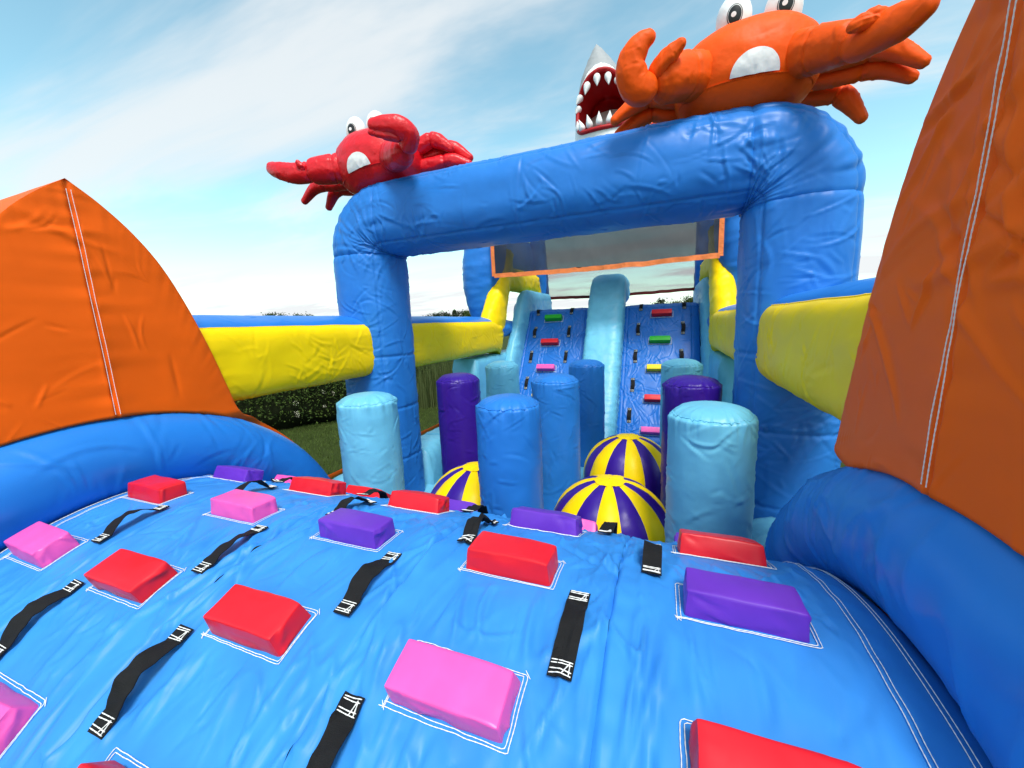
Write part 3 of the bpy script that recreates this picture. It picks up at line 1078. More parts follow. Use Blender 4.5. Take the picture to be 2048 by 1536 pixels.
AP, _ = sweep(apath, .306, .298, 2.6, 176, (0, 1, 0), disp=arch_disp, s=as_, cr=dict(n=1500, seed=2.2, length=(.05, .40), width=.0065, height=.0055))
AP[..., 1] = 3.1 + (AP[..., 1] - 3.1) * 1.05
i0 = 0
for nm, c in zip(('arch_leg', 'arch_corner', 'crossbar', 'arch_corner', 'arch_leg'), cuts):
    seg = AP[max(i0 - 1, 0):c]
    grid_obj(nm, seg, 'blue', arch, wrap=True)
    i0 = c


# =================================================================== PILLARS
def pillar(x, y, mat, label, seed):
    r, top = .207, 1.595
    root = thing('pop_up_pillar', (x, y, FLOOR), label, 'inflatable pillar', 'pop-up pillars on the course floor')
    nb, nphi = 110, 110
    ph = np.linspace(0, 2 * pi, nphi, endpoint=False)
    c, q = np.cos(ph), np.sin(ph)
    t = np.linspace(0, 1, nb)
    z = FLOOR - .02 + (1 - (1 - t) ** 1.35) * (top - FLOOR + .02)
    puck = .8 * perlin(c * 3 + seed, q * 3, 1.1) + 1.1 * perlin(c * 11 + seed, q * 11, 4.1) * (.4 + 1.2 * np.clip(perlin(c * 2 + seed, q * 2, 8.8) + .3, 0, 1))
    Z, _ = np.meshgrid(z, ph, indexing='ij')
    zd = (top - Z)
    lean = .012 * perlin(seed, 1.5)
    d = r * (1 - .03 * np.exp(-zd / .012) - .03 * np.exp(-(Z - FLOOR) / .05)) - r + .004 * np.sin(pi * t)[:, None]
    d = d + .022 * np.exp(-zd / .045) * puck[None, :] * (1 - np.exp(-zd / .008)) - .010 * np.exp(-(zd / .007) ** 2)
    d = d + .004 * perlin(c[None] * 2 + seed, q[None] * 2, Z * 7) + creases(Z, ph[None] * r + 0 * Z, 190, seed, (.04, .24), .006, .0052)
    R_ = r + d
    P = np.stack([x + R_ * c[None] + lean * t[:, None], y + R_ * q[None], Z + .010 * np.exp(-zd / .03) * puck[None]], -1)
    grid_obj('body', P, mat, root, wrap=True)
    nc = 22
    k = np.linspace(1, .01, nc)[:, None]
    rim = R_[-1][None]
    hz2 = .058 * (1 - k ** 2.6) ** .75 + .010 * puck[None] * k ** 6
    hz2 = hz2 + .030 * np.exp(-(1 - k) / .12) * (1 - k) * 6 * perlin(c * 8 + seed + k * 2, q * 8, 7.7)
    P2 = np.stack([x + lean + rim * k * c[None] * (1 + .02 * np.sin(pi * k)), y + rim * k * q[None] * (1 + .02 * np.sin(pi * k)), top + hz2 + 0 * c[None]], -1)
    P2[0] = P[-1]
    cap = grid_obj('cap', P2, mat, root, wrap=True)
    ring = np.vstack([P[-1], P[-1][:1]]) + np.array([0, 0, .001])
    thread('seam_cord', [ring], cap, .0038, mat, None)
    return root


for i, (x, y, mt, lb) in enumerate([
        (-2.00, 2.19, 'pale', 'pale blue pillar in front of the left arch leg'),
        (-0.93, 2.27, 'blue', 'royal blue pillar nearest the camera in the middle column'),
        (0.24, 2.22, 'pale', 'largest pale blue pillar, front right near the hump'),
        (-1.86, 3.29, 'purple', 'dark purple pillar right of the left arch leg'),
        (-0.89, 3.32, 'blue', 'royal blue pillar, second of the three in the middle column'),
        (0.21, 3.26, 'purple', 'dark purple pillar behind the large pale blue one on the right'),
        (-1.89, 4.47, 'pale', 'small far pale blue pillar at the foot of the left climbing lane'),
        (-0.85, 4.58, 'blue', 'royal blue pillar farthest back, below the pale blue divider'),
        (0.19, 4.63, 'pale', 'far pale blue pillar whose cap shows above the right purple pillar')]):
    pillar(x, y, mt, lb, 3.7 * i + 1.3)


# =================================================================== STRIPED DOMES
def dome(x, y, label, seed):
    r, zc = .43, .545
    root = thing('striped_dome', (x, y, FLOOR), label, 'inflatable dome', 'yellow and purple domes between the pillars')
    ng = 14
    a0 = seed
    top_el = radians(76)
    for g in range(ng):
        f = np.linspace(0, 1, 9)[None, :]
        el = np.linspace(radians(-22), top_el, 26)[:, None]
        ph = a0 + 2 * pi * (g + f) / ng
        puff = .014 * np.sin(pi * f) * np.cos(el) + .004 * perlin(ph * 3, el * 6 + seed)
        R_ = (r + puff)
        sq = .98
        P = np.stack([x + R_ * np.cos(el) * np.cos(ph), y + R_ * np.cos(el) * np.sin(ph), zc + R_ * np.sin(el) * sq], -1)
        grid_obj('gore', P, 'yellow' if g % 2 == 0 else 'purple', root)
    k = np.linspace(1, .03, 8)[:, None]
    ph = np.linspace(0, 2 * pi, 48, endpoint=False)[None, :]
    el = pi / 2 - (pi / 2 - top_el + .015) * k * (1 + .04 * np.cos(8 * ph - 8 * a0))
    R_ = r + .006 + .008 * perlin(np.cos(ph) * 4 + seed, np.sin(ph) * 4, k * 2) * k
    P = np.stack([x + R_ * np.cos(el) * np.cos(ph), y + R_ * np.cos(el) * np.sin(ph), zc + R_ * np.sin(el) * .98 + 0 * ph], -1)
    grid_obj('crown_patch', P, 'yellow', root, wrap=True)
    return root


dome(-0.345, 2.72, 'yellow and purple striped dome nearest the hump, left of the large pale pillar', .10)
dome(-0.31, 3.86, 'yellow and purple striped dome behind the front one', .22)
dome(-1.42, 2.72, 'yellow and purple striped dome peeping out left of the front blue pillar', .33)

# =================================================================== CLIMBING WALL
wallt = thing('climbing_wall', (CX, 5.6, FLOOR), 'steep blue two-lane climbing wall with coloured rungs and a pale divider', 'climbing wall')
DU, DZ = .28, .405
ln = math.hypot(DU, DZ)
dU, dZ = DU / ln, DZ / ln
wx0 = np.array([6.70, EYE + .06])             # foot of the top rung on the wall, (y, z)


def wall_pt(x, t, h):
    """t metres up the slope measured from the top rung, h out of the wall"""
    x, t, h = np.broadcast_arrays(np.asarray(x, float), np.asarray(t, float), np.asarray(h, float))
    top_t = .16
    tt_ = np.minimum(t, top_t)
    y = wx0[0] + dU * tt_ - dZ * h
    z = wx0[1] + dZ * tt_ + dU * h
    ov = np.maximum(t - top_t, 0)
    a = np.minimum(ov / .16, 1) * (math.atan2(dZ, dU))
    y = y + np.where(ov > 0, ov * .92, 0)
    z = z + np.where(ov > 0, .045 * np.sin(np.minimum(ov / .16, 1) * pi / 2), 0)
    return np.stack([x, y, z], -1)


def wall_h(x, t):
    return .010 * perlin(x * 4, t * 3, 2.2)


for x0, x1 in ((CX - 1.42, CX - .22), (CX + .26, CX + 1.43)):
    X_, T_ = np.meshgrid(np.linspace(x0, x1, 150), np.linspace(-2.3, 1.4, 420), indexing='ij')
    e = np.minimum(X_ - x0, x1 - X_)
    h = wall_h(X_, T_) - .05 * np.exp(-e / .05) - .012 * np.exp(-((e - .11) / .008) ** 2)
    h = h + creases(T_.T, X_.T, 520, x0 + 9, (.06, .35), .008, .007, 0.0, .8).T
    grid_obj('lane_panel', wall_pt(X_, T_, h), 'wall', wallt)
for lane, (xc, cols) in enumerate(((-1.80, 'green red pink yellow red'), (-.03, 'red green yellow red pink'))):
    for i, cn in enumerate(cols.split()):
        V, F = rounded_box(.148, .040, .048, .005, 6, .002, i * 3.3 + lane, .002)
        x = xc - (.022 if lane else .0) * i + random.uniform(-.004, .004)
        t = -i * ln + V[:, 1]
        b = mesh_obj('rung_block', wall_pt(x + V[:, 0], t, V[:, 2] + .044), F, 'block_' + cn, wallt, True, cn + ' rung block on the climbing wall')
        lines = []
        for rr_ in (.014, .022):
            c = np.array([(-.148 - rr_, -.04 - rr_), (.148 + rr_, -.04 - rr_), (.148 + rr_, .04 + rr_), (-.148 - rr_, .04 + rr_), (-.148 - rr_, -.04 - rr_)])
            q, _ = resample(c, 60, False)
            lines.append(wall_pt(x + q[:, 0], -i * ln + q[:, 1], wall_h(x + q[:, 0], -i * ln + q[:, 1]) + .004))
        thread('stitching', lines, b, .002)
    for sx in (-1, 1):
        for i in range(5):
            x = xc + sx * (.325 if lane else .30) - (.022 if lane else .0) * i
            t0 = (.5 - i) * ln - .02
            if i == 0:
                t0 = .20
            pl = (lambda a, b, h, x=x, t0=t0: wall_pt(x + a, t0 + b, wall_h(x + a, t0 + b) + h + .004))
            make_strap(wallt, pl, .23, .056, .03, random.uniform(-.012, .012), random.uniform(-.3, .3), i + lane * 9.1, True)

# pale tubes standing proud of the wall; in this frame the first half size lies in the slope plane's normal, the second across the lane
def slope_tube2(name, xc, half_x, half_n, lift, t0, t1, seed, back=1.3, mat='pale', bend=.035, e=2.9):
    pts = []
    for t in np.linspace(t0, t1, 50):
        h = lift - half_n
        pts.append((xc, wx0[0] + dU * t - dZ * h, wx0[1] + dZ * t + dU * h))
    last = np.array(pts[-1])
    a_end = math.atan2(dZ, dU)
    for a in np.linspace(0, 1, 16)[1:]:
        ang = a_end * (1 - a)
        last = last + np.array([0, cos(ang), sin(ang)]) * bend
        pts.append(tuple(last))
    for k in range(1, 14):
        pts.append(tuple(last + np.array([0, back / 13 * k, 0])))
    path, s = resample(pts, 170, False)

    def dsp(S, PH):
        c, q = np.cos(PH), np.sin(PH)
        return .006 * perlin(S * 6, c * 2 + seed, q * 2) + .011 * ridge(perlin(S * 11 + seed, c * 1.1, q * 1.1), 6) * (.35 + np.abs(q))
    P, _ = sweep(path, half_n, half_x, e, 72, (1, 0, 0), disp=dsp)
    return grid_obj(name, P, mat, wallt, wrap=True, caps=True)


slope_tube2('lane_divider', CX + .035, .285, .24, .34, -2.45, .42, 1.7, .55, bend=.012, e=4.2)
slope_tube2('side_rail', CX - 1.46, .11, .26, .30, -2.45, .22, 4.9, 1.3, bend=.014)
slope_tube2('side_rail', CX + 1.55, .11, .26, .30, -2.45, .22, 8.2, 1.3, bend=.014)


# =================================================================== CLIMBING TOWER FRAMES, NETS, ROOF
def tower(sgn, label):
    xi = CX + sgn * 1.50
    root = thing('tower_side', (xi, 6.6, 0), label, 'tower frame')

    def bar(name, pts, a, b, mat, e=2.6, n=60, seed=0.0, ref=(1, 0, 0), smooth=True):
        path, s = resample([(xi + sgn * p[0], p[1], p[2] + EYE) for p in pts], n, smooth)
        aa = np.interp(np.linspace(0, 1, n), np.linspace(0, 1, len(a)), a) if hasattr(a, '__len__') else a
        bb = np.interp(np.linspace(0, 1, n), np.linspace(0, 1, len(b)), b) if hasattr(b, '__len__') else b

        def dsp(S, PH):
            c, q = np.cos(PH), np.sin(PH)
            d = .008 * perlin(S * 7 + seed, c * 2, q * 2 + sgn) + .010 * ridge(perlin(S * 9 + seed, c * 1.0, q * 1.0 + sgn), 5)
            for e_ in (0, s[-1]):
                d = d + .018 * np.exp(-np.abs(S - e_) / .12) * perlin(c * 5, q * 5, e_ + seed)
            return d
        P, _ = sweep(path, aa, bb, e, 44, ref, disp=dsp, s=s)
        return grid_obj(name, P, mat, root, wrap=True, caps=True)
    # yellow inclined near post, top rail and far post around the opening of the platform
    bar('yellow_post', [(.14, 5.56, -.34), (.14, 5.72, -.05), (.14, 6.02, .45), (.14, 6.24, .85), (.14, 6.36, 1.2)], [.30, .29, .21, .17, .16], .15, 'yellow', seed=1.2)
    bar('yellow_rail', [(.14, 6.15, .78), (.14, 7.0, .79), (.14, 7.95, .80)], .20, .125, 'yellow', seed=3.1)
    bar('yellow_post', [(.14, 7.90, .9), (.14, 8.15, .45), (.14, 8.42, 0.0)], .15, .12, 'yellow', seed=5.1)
    bar('blue_post', [(.10, 8.12, 2.1), (.10, 8.34, 1.0), (.10, 8.62, -.2)], .17, .15, 'blue', seed=6.1)
    bar('blue_side', [(.32, 6.1, 1.28), (.32, 7.1, 1.28), (.32, 8.2, 1.28)], .42, .14, 'blue', seed=7.1)
    # wave-shaped blue bolster outside
    bar('wave_bolster', [(.39, 6.15, -.02), (.39, 6.15, .10), (.40, 6.14, .30), (.42, 6.14, .62), (.40, 6.14, .95), (.37, 6.15, 1.35), (.37, 6.15, 1.9)],
        [.22, .30, .34, .36, .34, .30, .26], [.24, .32, .375, .395, .37, .34, .32], 'blue', e=2.3, seed=9.1, ref=(0, 1, 0))
    bar('blue_shelf', [(.34, 5.5, -.10), (.34, 6.0, -.08), (.34, 6.6, -.06)], .14, .34, 'blue', seed=2.2)
    # pale lower side wall
    bar('pale_side', [(.20, 4.85, -.90), (.20, 6.3, -.90), (.20, 8.3, -.90)], .44, .20, 'pale', e=7, seed=8.1)
    bar('platform_wall', [(.06, 6.75, -.05), (.06, 7.6, -.05), (.06, 8.4, -.05)], .42, .10, 'pale', e=3.5, seed=8.8)
    return root


tower(-1, 'blue and yellow side frame of the climbing tower, left of the lanes')
tower(1, 'blue and yellow side frame of the climbing tower, right, behind the arch leg')

plat = thing('slide_platform', (CX, 7.9, 0), 'blue platform deck at the top of the climbing wall', 'platform')
V, F = rounded_box(1.45, .75, .95, .12, 9, .03, 2.2, .01)
mesh_obj('deck', V + np.array([CX, 7.95, EYE + .10 - .95]), F, 'wall', plat)

roof = thing('roof_beam', (CX, 6.0, 4.0), 'blue inflated roof beam across the climbing tower under the shark', 'inflatable beam')
path, s = resample([(CX - 1.95, 6.0, 4.0), (CX, 6.0, 4.05), (CX + 1.95, 6.0, 4.0)], 90)
P, _ = sweep(path, .25, .25, 2.4, 40, (0, 0, 1), disp=lambda S, PH: .012 * ridge(perlin(S * 6, np.cos(PH) * 2, np.sin(PH) * 2), 6))
grid_obj('tube', P, 'blue', roof, wrap=True, caps=True)


def net(y, x0, x1, zb, ztop, label, trim_mat, sag, side_trim=True, tw=.05, mt='net'):
    root = thing('safety_net', ((x0 + x1) / 2, y, zb), label, 'net')
    nx_, nz_ = 90, 24
    X_, Z_ = np.meshgrid(np.linspace(x0, x1, nx_), np.linspace(0, 1, nz_), indexing='ij')
    f = (X_ - x0) / (x1 - x0)
    bot = zb - sag * np.sin(pi * f) + .012 * perlin(X_ * 5, y)
    Z = bot + (ztop - bot) * Z_
    Y = y + .03 * perlin(X_ * 2.2, Z * 2.0, y) + .012 * perlin(X_ * 7, Z * 5, y)
    P = np.stack([X_, Y, Z], -1)
    grid_obj('mesh_sheet', P, mt, root)

    def ribbon(nm, A, B):
        Q = np.stack([A - np.array([0, .005, 0]), B - np.array([0, .005, 0]), B + np.array([0, .005, 0]), A + np.array([0, .005, 0])], 1)
        grid_obj(nm, Q, trim_mat, root, wrap=True, caps=True, smooth=False)
    low = P[:, 0]
    wob = .005 * perlin(low[:, 0] * 11, y * 2)[:, None] * np.array([0, 1, .5])
    ribbon('bottom_trim', low + wob - np.array([0, 0, tw * .4]), low - wob + np.array([0, 0, tw * .6]))
    if side_trim:
        for k, dx in ((0, 1), (-1, -1)):
            sd = P[k]
            ribbon('side_trim', sd - np.array([dx * tw * .6, 0, 0]), sd + np.array([dx * tw * .3, 0, 0]))
    return root


net(5.75, CX - 1.57, CX + 1.57, EYE + .755, 4.0, 'black mesh net with orange trim hanging just behind the arch', 'trim', .02, True, .065)
net(8.30, CX - 1.60, CX + 1.56, EYE + .52, 4.1, 'grey see-through mesh net with maroon hem at the back of the tower', 'maroon', .02, False, .06, 'net_fine')


# =================================================================== CRABS
def crab(name, mat, loc, label, spec, skin):
    r = thing(name, loc, label, 'inflatable crab', 'inflatable crabs on the arch')
    c, rad = spec['body']
    ellipsoid('body', c, rad, mat, r, 70, 110, 2.35, .004, seed=spec['seed'])
    for i, (ec, er, pc) in enumerate(spec['eyes']):
        e = ellipsoid('eye', ec, er, 'white', r, 20, 26, 2.0, .002, seed=i)
        d = np.array(pc) - np.array(ec); d /= np.linalg.norm(d)
        e1 = np.cross(d, [0, 0, 1]); e1 /= np.linalg.norm(e1); e2 = np.cross(e1, d)

        def disc(nm, ctr, ra, rb, lift, mt, par):
            k = np.linspace(.02, 1, 6)[:, None]
            a = np.linspace(0, 2 * pi, 26, endpoint=False)[None, :]
            u_, v_ = ctr[0] + ra * k * np.cos(a), ctr[1] + rb * k * np.sin(a)
            Q = np.array(ec) + u_[..., None] * e1 + v_[..., None] * e2
            # drop the patch on the eyeball along d
            rel = Q - np.array(ec)
            A_ = (d / np.array(er)) @ (d / np.array(er))
            B_ = (rel / np.array(er) ** 2) @ d
            C_ = ((rel / np.array(er)) ** 2).sum(-1) - 1
            t = (-B_ + np.sqrt(np.maximum(B_ * B_ - A_ * C_, 0))) / A_
            Q = Q + (t + lift)[..., None] * d
            return grid_obj(nm, Q, mt, par, wrap=True)
        pr = spec['pupil']
        disc('iris', (0, 0), pr, pr * 1.32, .004, 'eye_black', e)
        disc('iris_ring', (0, 0), pr * .90, pr * 1.20, .0055, 'white', e)
        disc('pupil', (0, 0), pr * .84, pr * 1.12, .007, 'eye_black', e)
        disc('glint', (pr * .15, pr * .05), pr * .33, pr * .33, .009, 'white', e)
    # white half-moon mouth patch lying on the body
    (mx, mz, mr, mtilt) = spec['mouth']
    k = np.linspace(0.0, 1, 10)[:, None]
    a = np.linspace(0, pi, 30)[None, :]
    u_, v_ = mr * k * np.cos(a), mr * .98 * k * np.sin(a)
    ux, uz = u_ * cos(mtilt) - v_ * sin(mtilt), u_ * sin(mtilt) + v_ * cos(mtilt)
    px, pz = mx + ux, mz + uz
    e_ = 2.35
    f = np.clip(1 - np.abs((px - c[0]) / rad[0]) ** e_ - np.abs((pz - c[2]) / rad[2]) ** e_, 0, 1) ** (1 / e_)
    py = c[1] - rad[1] * f - .013 + .004 * perlin(px * 30, pz * 20)
    grid_obj('mouth_patch', np.stack([px, py, pz], -1), 'white', r, flip=False)
    sx = np.linspace(c[0] - .93 * rad[0], c[0] + .93 * rad[0], 60)
    sz = mz + (sx - mx) * math.tan(mtilt) - .004
    fs = np.clip(1 - np.abs((sx - c[0]) / rad[0]) ** e_ - np.abs((sz - c[2]) / rad[2]) ** e_, 0, 1) ** (1 / e_)
    thread('belly_seam', [np.stack([sx, c[1] - rad[1] * fs - .002, sz], -1)], r, .004, mat, None)
    for i, (pts, rd) in enumerate(spec['arms']):
        arm = pod('claw_arm', pts, rd, mat, r, 60, 48, seed=i + spec['seed'], seams=(.45, .9))
        for nm, p2, r2, fl_ in spec['claws'][i]:
            pod(nm, p2, r2, mat, arm, 64, 48, fl_, seed=i * 3 + spec['seed'], ref=(0, 1, 0))
    for i, (pts, rd) in enumerate(spec['legs']):
        pod('leg', pts, rd, mat, r, 64, 36, seed=i * 2.1 + spec['seed'], seams=(.55,))
    return r


LR = [.062, .066, .052, .034]


def leg3(a, b, c):
    a, b, c = map(np.array, (a, b, c))
    return [tuple(a), tuple(a * .45 + b * .55), tuple(b), tuple(c)], [.066, .060, .060, .028]


orange_spec = dict(
    seed=2.3, body=((.44, 3.10, 3.575), (.405, .33, .275)),
    eyes=[((.365, 3.02, 3.885), (.098, .095, .135), (.33, 2.5, 3.74)), ((.622, 3.02, 3.865), (.098, .095, .135), (.585, 2.5, 3.74))],
    pupil=.042, mouth=(.452, 3.445, .124, radians(-2)),
    arms=[([(.24, 2.98, 3.575), (.06, 2.82, 3.54), (-.09, 2.70, 3.47)], [.135, .125, .105]),
          ([(.62, 2.95, 3.56), (.77, 2.76, 3.48), (.86, 2.60, 3.395)], [.12, .105, .085])],
    claws=[[('pincer', [(-.06, 2.71, 3.445), (-.18, 2.66, 3.47), (-.205, 2.62, 3.575), (-.15, 2.60, 3.65), (-.072, 2.60, 3.685)], [.07, .092, .088, .066, .028], .9),
            ('thumb', [(-.10, 2.69, 3.50), (-.03, 2.66, 3.56), (.035, 2.64, 3.60), (.085, 2.62, 3.625)], [.045, .05, .045, .02], .9)],
           [('pincer', [(.82, 2.66, 3.40), (.895, 2.54, 3.375), (.965, 2.44, 3.355), (1.035, 2.35, 3.365)], [.08, .085, .075, .035], .85),
            ('thumb', [(.93, 2.50, 3.42), (.87, 2.49, 3.418), (.81, 2.49, 3.408), (.772, 2.50, 3.40)], [.032, .040, .036, .02], .9)]],
    legs=[leg3((.22, 3.12, 3.53), (-.150, 3.10, 3.605), (-.375, 3.05, 3.47)), leg3((.24, 3.22, 3.47), (-.130, 3.20, 3.545), (-.36, 3.15, 3.42)),
          leg3((.26, 3.32, 3.48), (.0, 3.36, 3.54), (-.13, 3.36, 3.51)),
          leg3((.70, 3.16, 3.61), (1.15, 3.10, 3.575), (1.33, 3.05, 3.415)), leg3((.72, 3.26, 3.57), (1.17, 3.20, 3.52), (1.33, 3.15, 3.392)),
          leg3((.70, 3.36, 3.55), (1.04, 3.36, 3.475), (1.155, 3.30, 3.27)), leg3((.66, 3.40, 3.52), (.83, 3.46, 3.46), (.88, 3.48, 3.36))])
crab('orange_crab', 'crab_orange', (.44, 3.1, 3.26), 'large orange inflatable crab on the right end of the arch', orange_spec, None)

red_spec = dict(
    seed=6.1, body=((-2.40, 3.10, 3.55), (.40, .33, .275)),
    eyes=[((-2.585, 3.03, 3.845), (.088, .09, .125), (-2.45, 2.4, 3.76)), ((-2.385, 3.06, 3.865), (.088, .09, .125), (-2.22, 2.4, 3.76))],
    pupil=.040, mouth=(-2.385, 3.43, .122, radians(8)),
    arms=[([(-2.55, 3.0, 3.53), (-2.76, 2.87, 3.515), (-2.98, 2.79, 3.50)], [.125, .115, .100]),
          ([(-2.16, 2.92, 3.53), (-1.96, 2.74, 3.44), (-1.80, 2.61, 3.40)], [.12, .105, .085])],
    claws=[[('pincer', [(-2.90, 2.81, 3.50), (-3.08, 2.76, 3.50), (-3.24, 2.74, 3.545), (-3.375, 2.75, 3.60)], [.09, .085, .075, .045], .9),
            ('thumb', [(-2.93, 2.75, 3.50), (-2.955, 2.71, 3.535), (-2.965, 2.69, 3.57)], [.032, .03, .014], .9)],
           [('pincer', [(-1.79, 2.61, 3.39), (-1.715, 2.54, 3.45), (-1.755, 2.49, 3.50), (-1.86, 2.45, 3.515), (-1.965, 2.42, 3.525)], [.07, .075, .07, .06, .03], .9),
            ('thumb', [(-1.75, 2.52, 3.44), (-1.84, 2.46, 3.455), (-1.97, 2.42, 3.482)], [.04, .035, .018], .9)]],
    legs=[leg3((-2.16, 3.12, 3.62), (-1.88, 3.16, 3.70), (-1.71, 3.2, 3.60)), leg3((-2.14, 3.22, 3.58), (-1.79, 3.3, 3.67), (-1.585, 3.3, 3.54)), leg3((-2.12, 3.16, 3.50), (-1.75, 3.22, 3.53), (-1.56, 3.24, 3.47)),
          leg3((-2.62, 3.1, 3.47), (-3.19, 3.1, 3.505), (-3.40, 3.1, 3.382)), leg3((-2.66, 3.2, 3.46), (-3.10, 3.25, 3.495), (-3.235, 3.25, 3.33)), leg3((-2.7, 3.3, 3.47), (-2.90, 3.35, 3.47), (-2.96, 3.36, 3.37))])
crab('red_crab', 'crab_red', (-2.4, 3.1, 3.26), 'small-looking red inflatable crab on the left end of the arch', red_spec, None)


# =================================================================== SHARK
def shark():
    cxs, cys = -.83, 6.25
    r = thing('inflatable_shark', (cxs, cys, 4.3), 'grey and white inflatable shark head with open red mouth behind the arch', 'inflatable shark')
    zb, ztip = 4.25, 5.885
    nz, nph = 120, 150
    t = np.linspace(0, 1, nz)
    z = zb + (ztip - zb) * t
    hw = np.interp(t, [0, .25, .45, .62, .75, .87, .95, 1], [.46, .455, .425, .36, .285, .165, .075, .004])
    hd = np.interp(t, [0, .25, .45, .62, .75, .87, .95, 1], [.60, .60, .55, .45, .34, .19, .085, .004])
    xo = np.interp(t, [0, .5, 1], [0.02, 0.0, -.11])
    yo = np.interp(t, [0, .5, .8, 1], [0, -.02, -.08, -.16])
    ph = np.linspace(0, 2 * pi, nph, endpoint=False)
    Z = z[:, None] + 0 * ph[None]
    c, q = np.cos(ph)[None], np.sin(ph)[None]
    w = .010 * perlin(c * 2, q * 2, Z * 5) + .020 * ridge(perlin(c * 1.0, q * 1.0, Z * 14), 4) * np.clip((t[:, None] - .6) / .4, 0, 1)
    X = cxs + xo[:, None] + (hw[:, None] + w * hw[:, None] * 2) * c
    Y = cys + yo[:, None] + (hd[:, None] + w * hw[:, None] * 2) * q
    # mouth outline in the front (x, z) plane
    mo = np.array([(-.875, 5.395), (-1.0, 5.345), (-1.085, 5.26), (-1.15, 5.14), (-1.175, 5.0), (-1.178, 4.86), (-1.165, 4.74), (-1.10, 4.655), (-.98, 4.62), (-.83, 4.61), (-.68, 4.62), (-.56, 4.66), (-.49, 4.75), (-.475, 4.87), (-.485, 5.0), (-.52, 5.14), (-.58, 5.26), (-.66, 5.345), (-.76, 5.39)])
    mo, _ = resample(np.vstack([mo, mo[:1]]), 140)
    mo = mo[:-1]
    mc = np.array([-.83, 5.0])

    def front_y(px, pz):
        tt_ = (pz - zb) / (ztip - zb)
        a = np.interp(tt_, t, hw); b = np.interp(tt_, t, hd); x_ = cxs + np.interp(tt_, t, xo); y_ = cys + np.interp(tt_, t, yo)
        f = np.sqrt(np.clip(1 - ((px - x_) / a) ** 2, 0, 1))
        return y_ - b * f
    # angle-radius test for the mouth hole
    ang_o = np.arctan2(mo[:, 1] - mc[1], mo[:, 0] - mc[0]); rad_o = np.hypot(mo[:, 0] - mc[0], mo[:, 1] - mc[1])
    o = np.argsort(ang_o); ang_o, rad_o = ang_o[o], rad_o[o]
    an = np.arctan2(Z - mc[1], X - mc[0]); rd = np.hypot(X - mc[0], Z - mc[1])
    inside = (rd < np.interp(an, ang_o, rad_o, period=2 * pi)) & (Y < cys + yo[:, None])
    V = np.stack([X, Y, Z], -1).reshape(-1, 3)
    F = grid_faces(nz, nph, True)
    ins = inside.reshape(-1)
    keep = ~(ins[F].all(1))
    F = F[keep]
    # grey back and snout tip, white belly and jaw
    Fc = V[F].mean(1)
    tf = (Fc[:, 2] - zb) / (ztip - zb)
    yc = cys + np.interp(tf, t, yo)
    grey = (tf > .72 + .05 * np.cos((Fc[:, 0] - cxs) * 6) - .22 * np.clip((Fc[:, 1] - yc + np.interp(tf, t, hd)) / .5, 0, 1)) | ((Fc[:, 1] > yc - .02) & (tf > .2))
    for nm, fm, mt in (('grey_snout', F[grey], 'shark_grey'), ('white_jaw', F[~grey], 'white')):
        used, inv = np.unique(fm, return_inverse=True)
        mesh_obj(nm, V[used], inv.reshape(fm.shape), mt, r)
    # lip roll and hollow mouth
    lip = np.stack([mo[:, 0], front_y(mo[:, 0], mo[:, 1]) - .005, mo[:, 1]], 1)
    path = np.vstack([lip, lip[:2]])
    P, _ = sweep(path, .028, .028, 2, 12, (0, 1, 0))
    grid_obj('lip', P, 'mouth', r, wrap=True)
    k = np.linspace(1, 0, 26)[:, None]
    kk = np.concatenate([np.ones(8), np.linspace(1, .03, 18)])[:, None]
    dep = np.concatenate([np.linspace(0, .62, 8), .62 + .22 * np.sqrt(1 - np.linspace(1, .03, 18) ** 2)])[:, None]
    bx, bz = mc[0] + (mo[None, :, 0] - mc[0]) * kk * (1 - .18 * np.minimum(dep / .62, 1)), mc[1] + (mo[None, :, 1] - mc[1]) * kk * (1 - .18 * np.minimum(dep / .62, 1))
    by = lip[None, :, 1] * (1 - np.minimum(dep / .62, 1)) + np.minimum(dep / .62, 1) * (cys - .42) + dep * .9
    grid_obj('mouth_lining', np.stack([bx, by + 0 * bx, bz], -1), 'mouth', r, wrap=True)

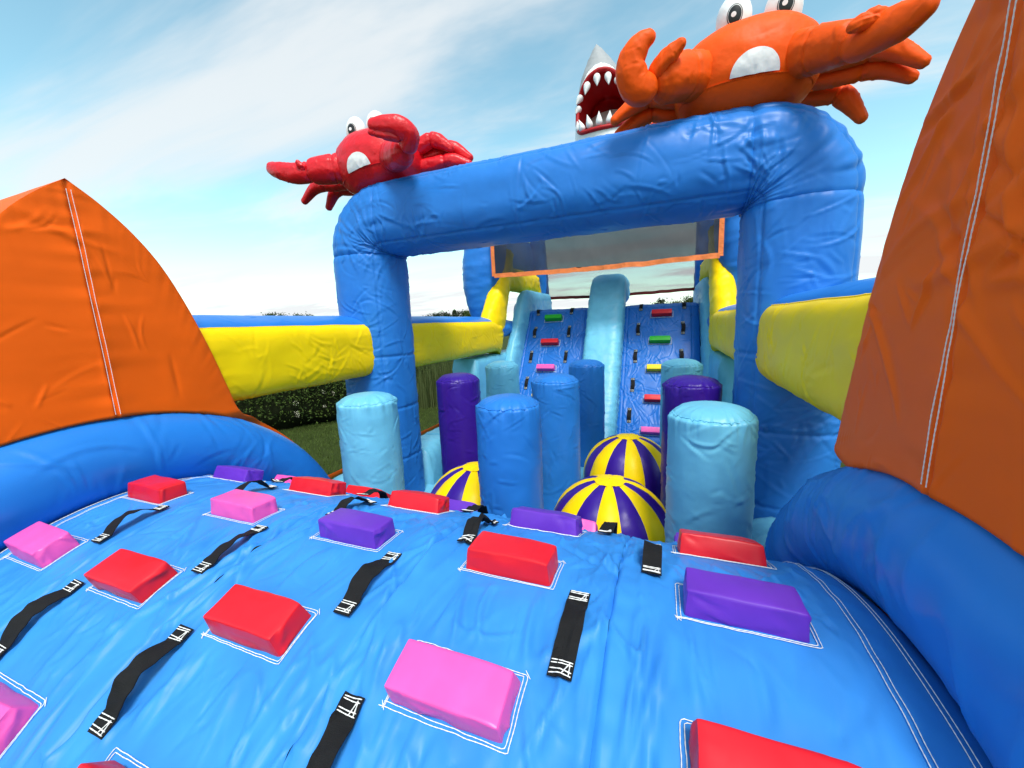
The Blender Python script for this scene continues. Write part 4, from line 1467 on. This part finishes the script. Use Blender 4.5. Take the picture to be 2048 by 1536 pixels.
    def tooth(px, pz, tipx, tipz, rad_):
        y0 = front_y(np.array(px), np.array(pz)) + .02
        base = np.array([px, y0, pz]); tip = np.array([tipx, y0 - .05, tipz])
        n_ = 9
        tt_ = np.linspace(0, 1, n_)
        path = base + (tip - base) * tt_[:, None]
        rr = rad_ * np.array([.45, .85, 1.0, .95, .8, .62, .42, .22, .04])
        P, _ = sweep(path, rr, rr, 2, 14, (0, 1, 0))
        grid_obj('tooth', P, 'white', r, wrap=True, caps=True)
    for (px, pz, dx, dz) in [(-1.152, 5.06, -.05, -.10), (-1.118, 5.185, -.07, -.12), (-1.02, 5.295, -.03, -.17), (-.895, 5.355, .01, -.17), (-.755, 5.345, .02, -.17), (-.645, 5.28, .05, -.13), (-.56, 5.16, .06, -.07), (-.52, 5.03, .05, -.08)]:
        tooth(px, pz, px + dx, pz + dz, .047)
    for (px, pz, dx, dz) in [(-1.145, 4.70, -.02, .13), (-1.075, 4.665, -.05, .14), (-.965, 4.65, -.035, .16), (-.845, 4.645, .005, .16), (-.72, 4.65, .02, .14), (-.61, 4.675, .05, .14), (-.53, 4.73, .06, .12)]:
        tooth(px, pz, px + dx, pz + dz, .045)
    # body and fins behind, resting over the roof beam
    path, s = resample([(cxs, cys + .1, 4.75), (cxs + .05, 7.0, 4.7), (cxs + .05, 7.9, 4.45), (cxs, 8.5, 4.2)], 50)
    P, _ = sweep(path, [*np.interp(np.linspace(0, 1, 50), [0, .3, 1], [.44, .46, .16])], [*np.interp(np.linspace(0, 1, 50), [0, .3, 1], [.40, .42, .14])], 2.2, 40, (0, 0, 1))
    grid_obj('body', P, 'white', r, wrap=True, caps=True)
    for sg in (-1, 1):
        pod('fin', [(cxs + sg * .38, 6.8, 4.62), (cxs + sg * .62, 6.85, 4.6), (cxs + sg * .9, 6.95, 4.58)], [.16, .13, .03], 'white', r, 24, 20, .35)
    pod('dorsal_fin', [(cxs + .05, 7.2, 5.0), (cxs + .05, 7.35, 5.3), (cxs + .05, 7.5, 5.5)], [.22, .14, .03], 'shark_grey', r, 24, 20, .3, ref=(0, 1, 0))
    return r


shark()
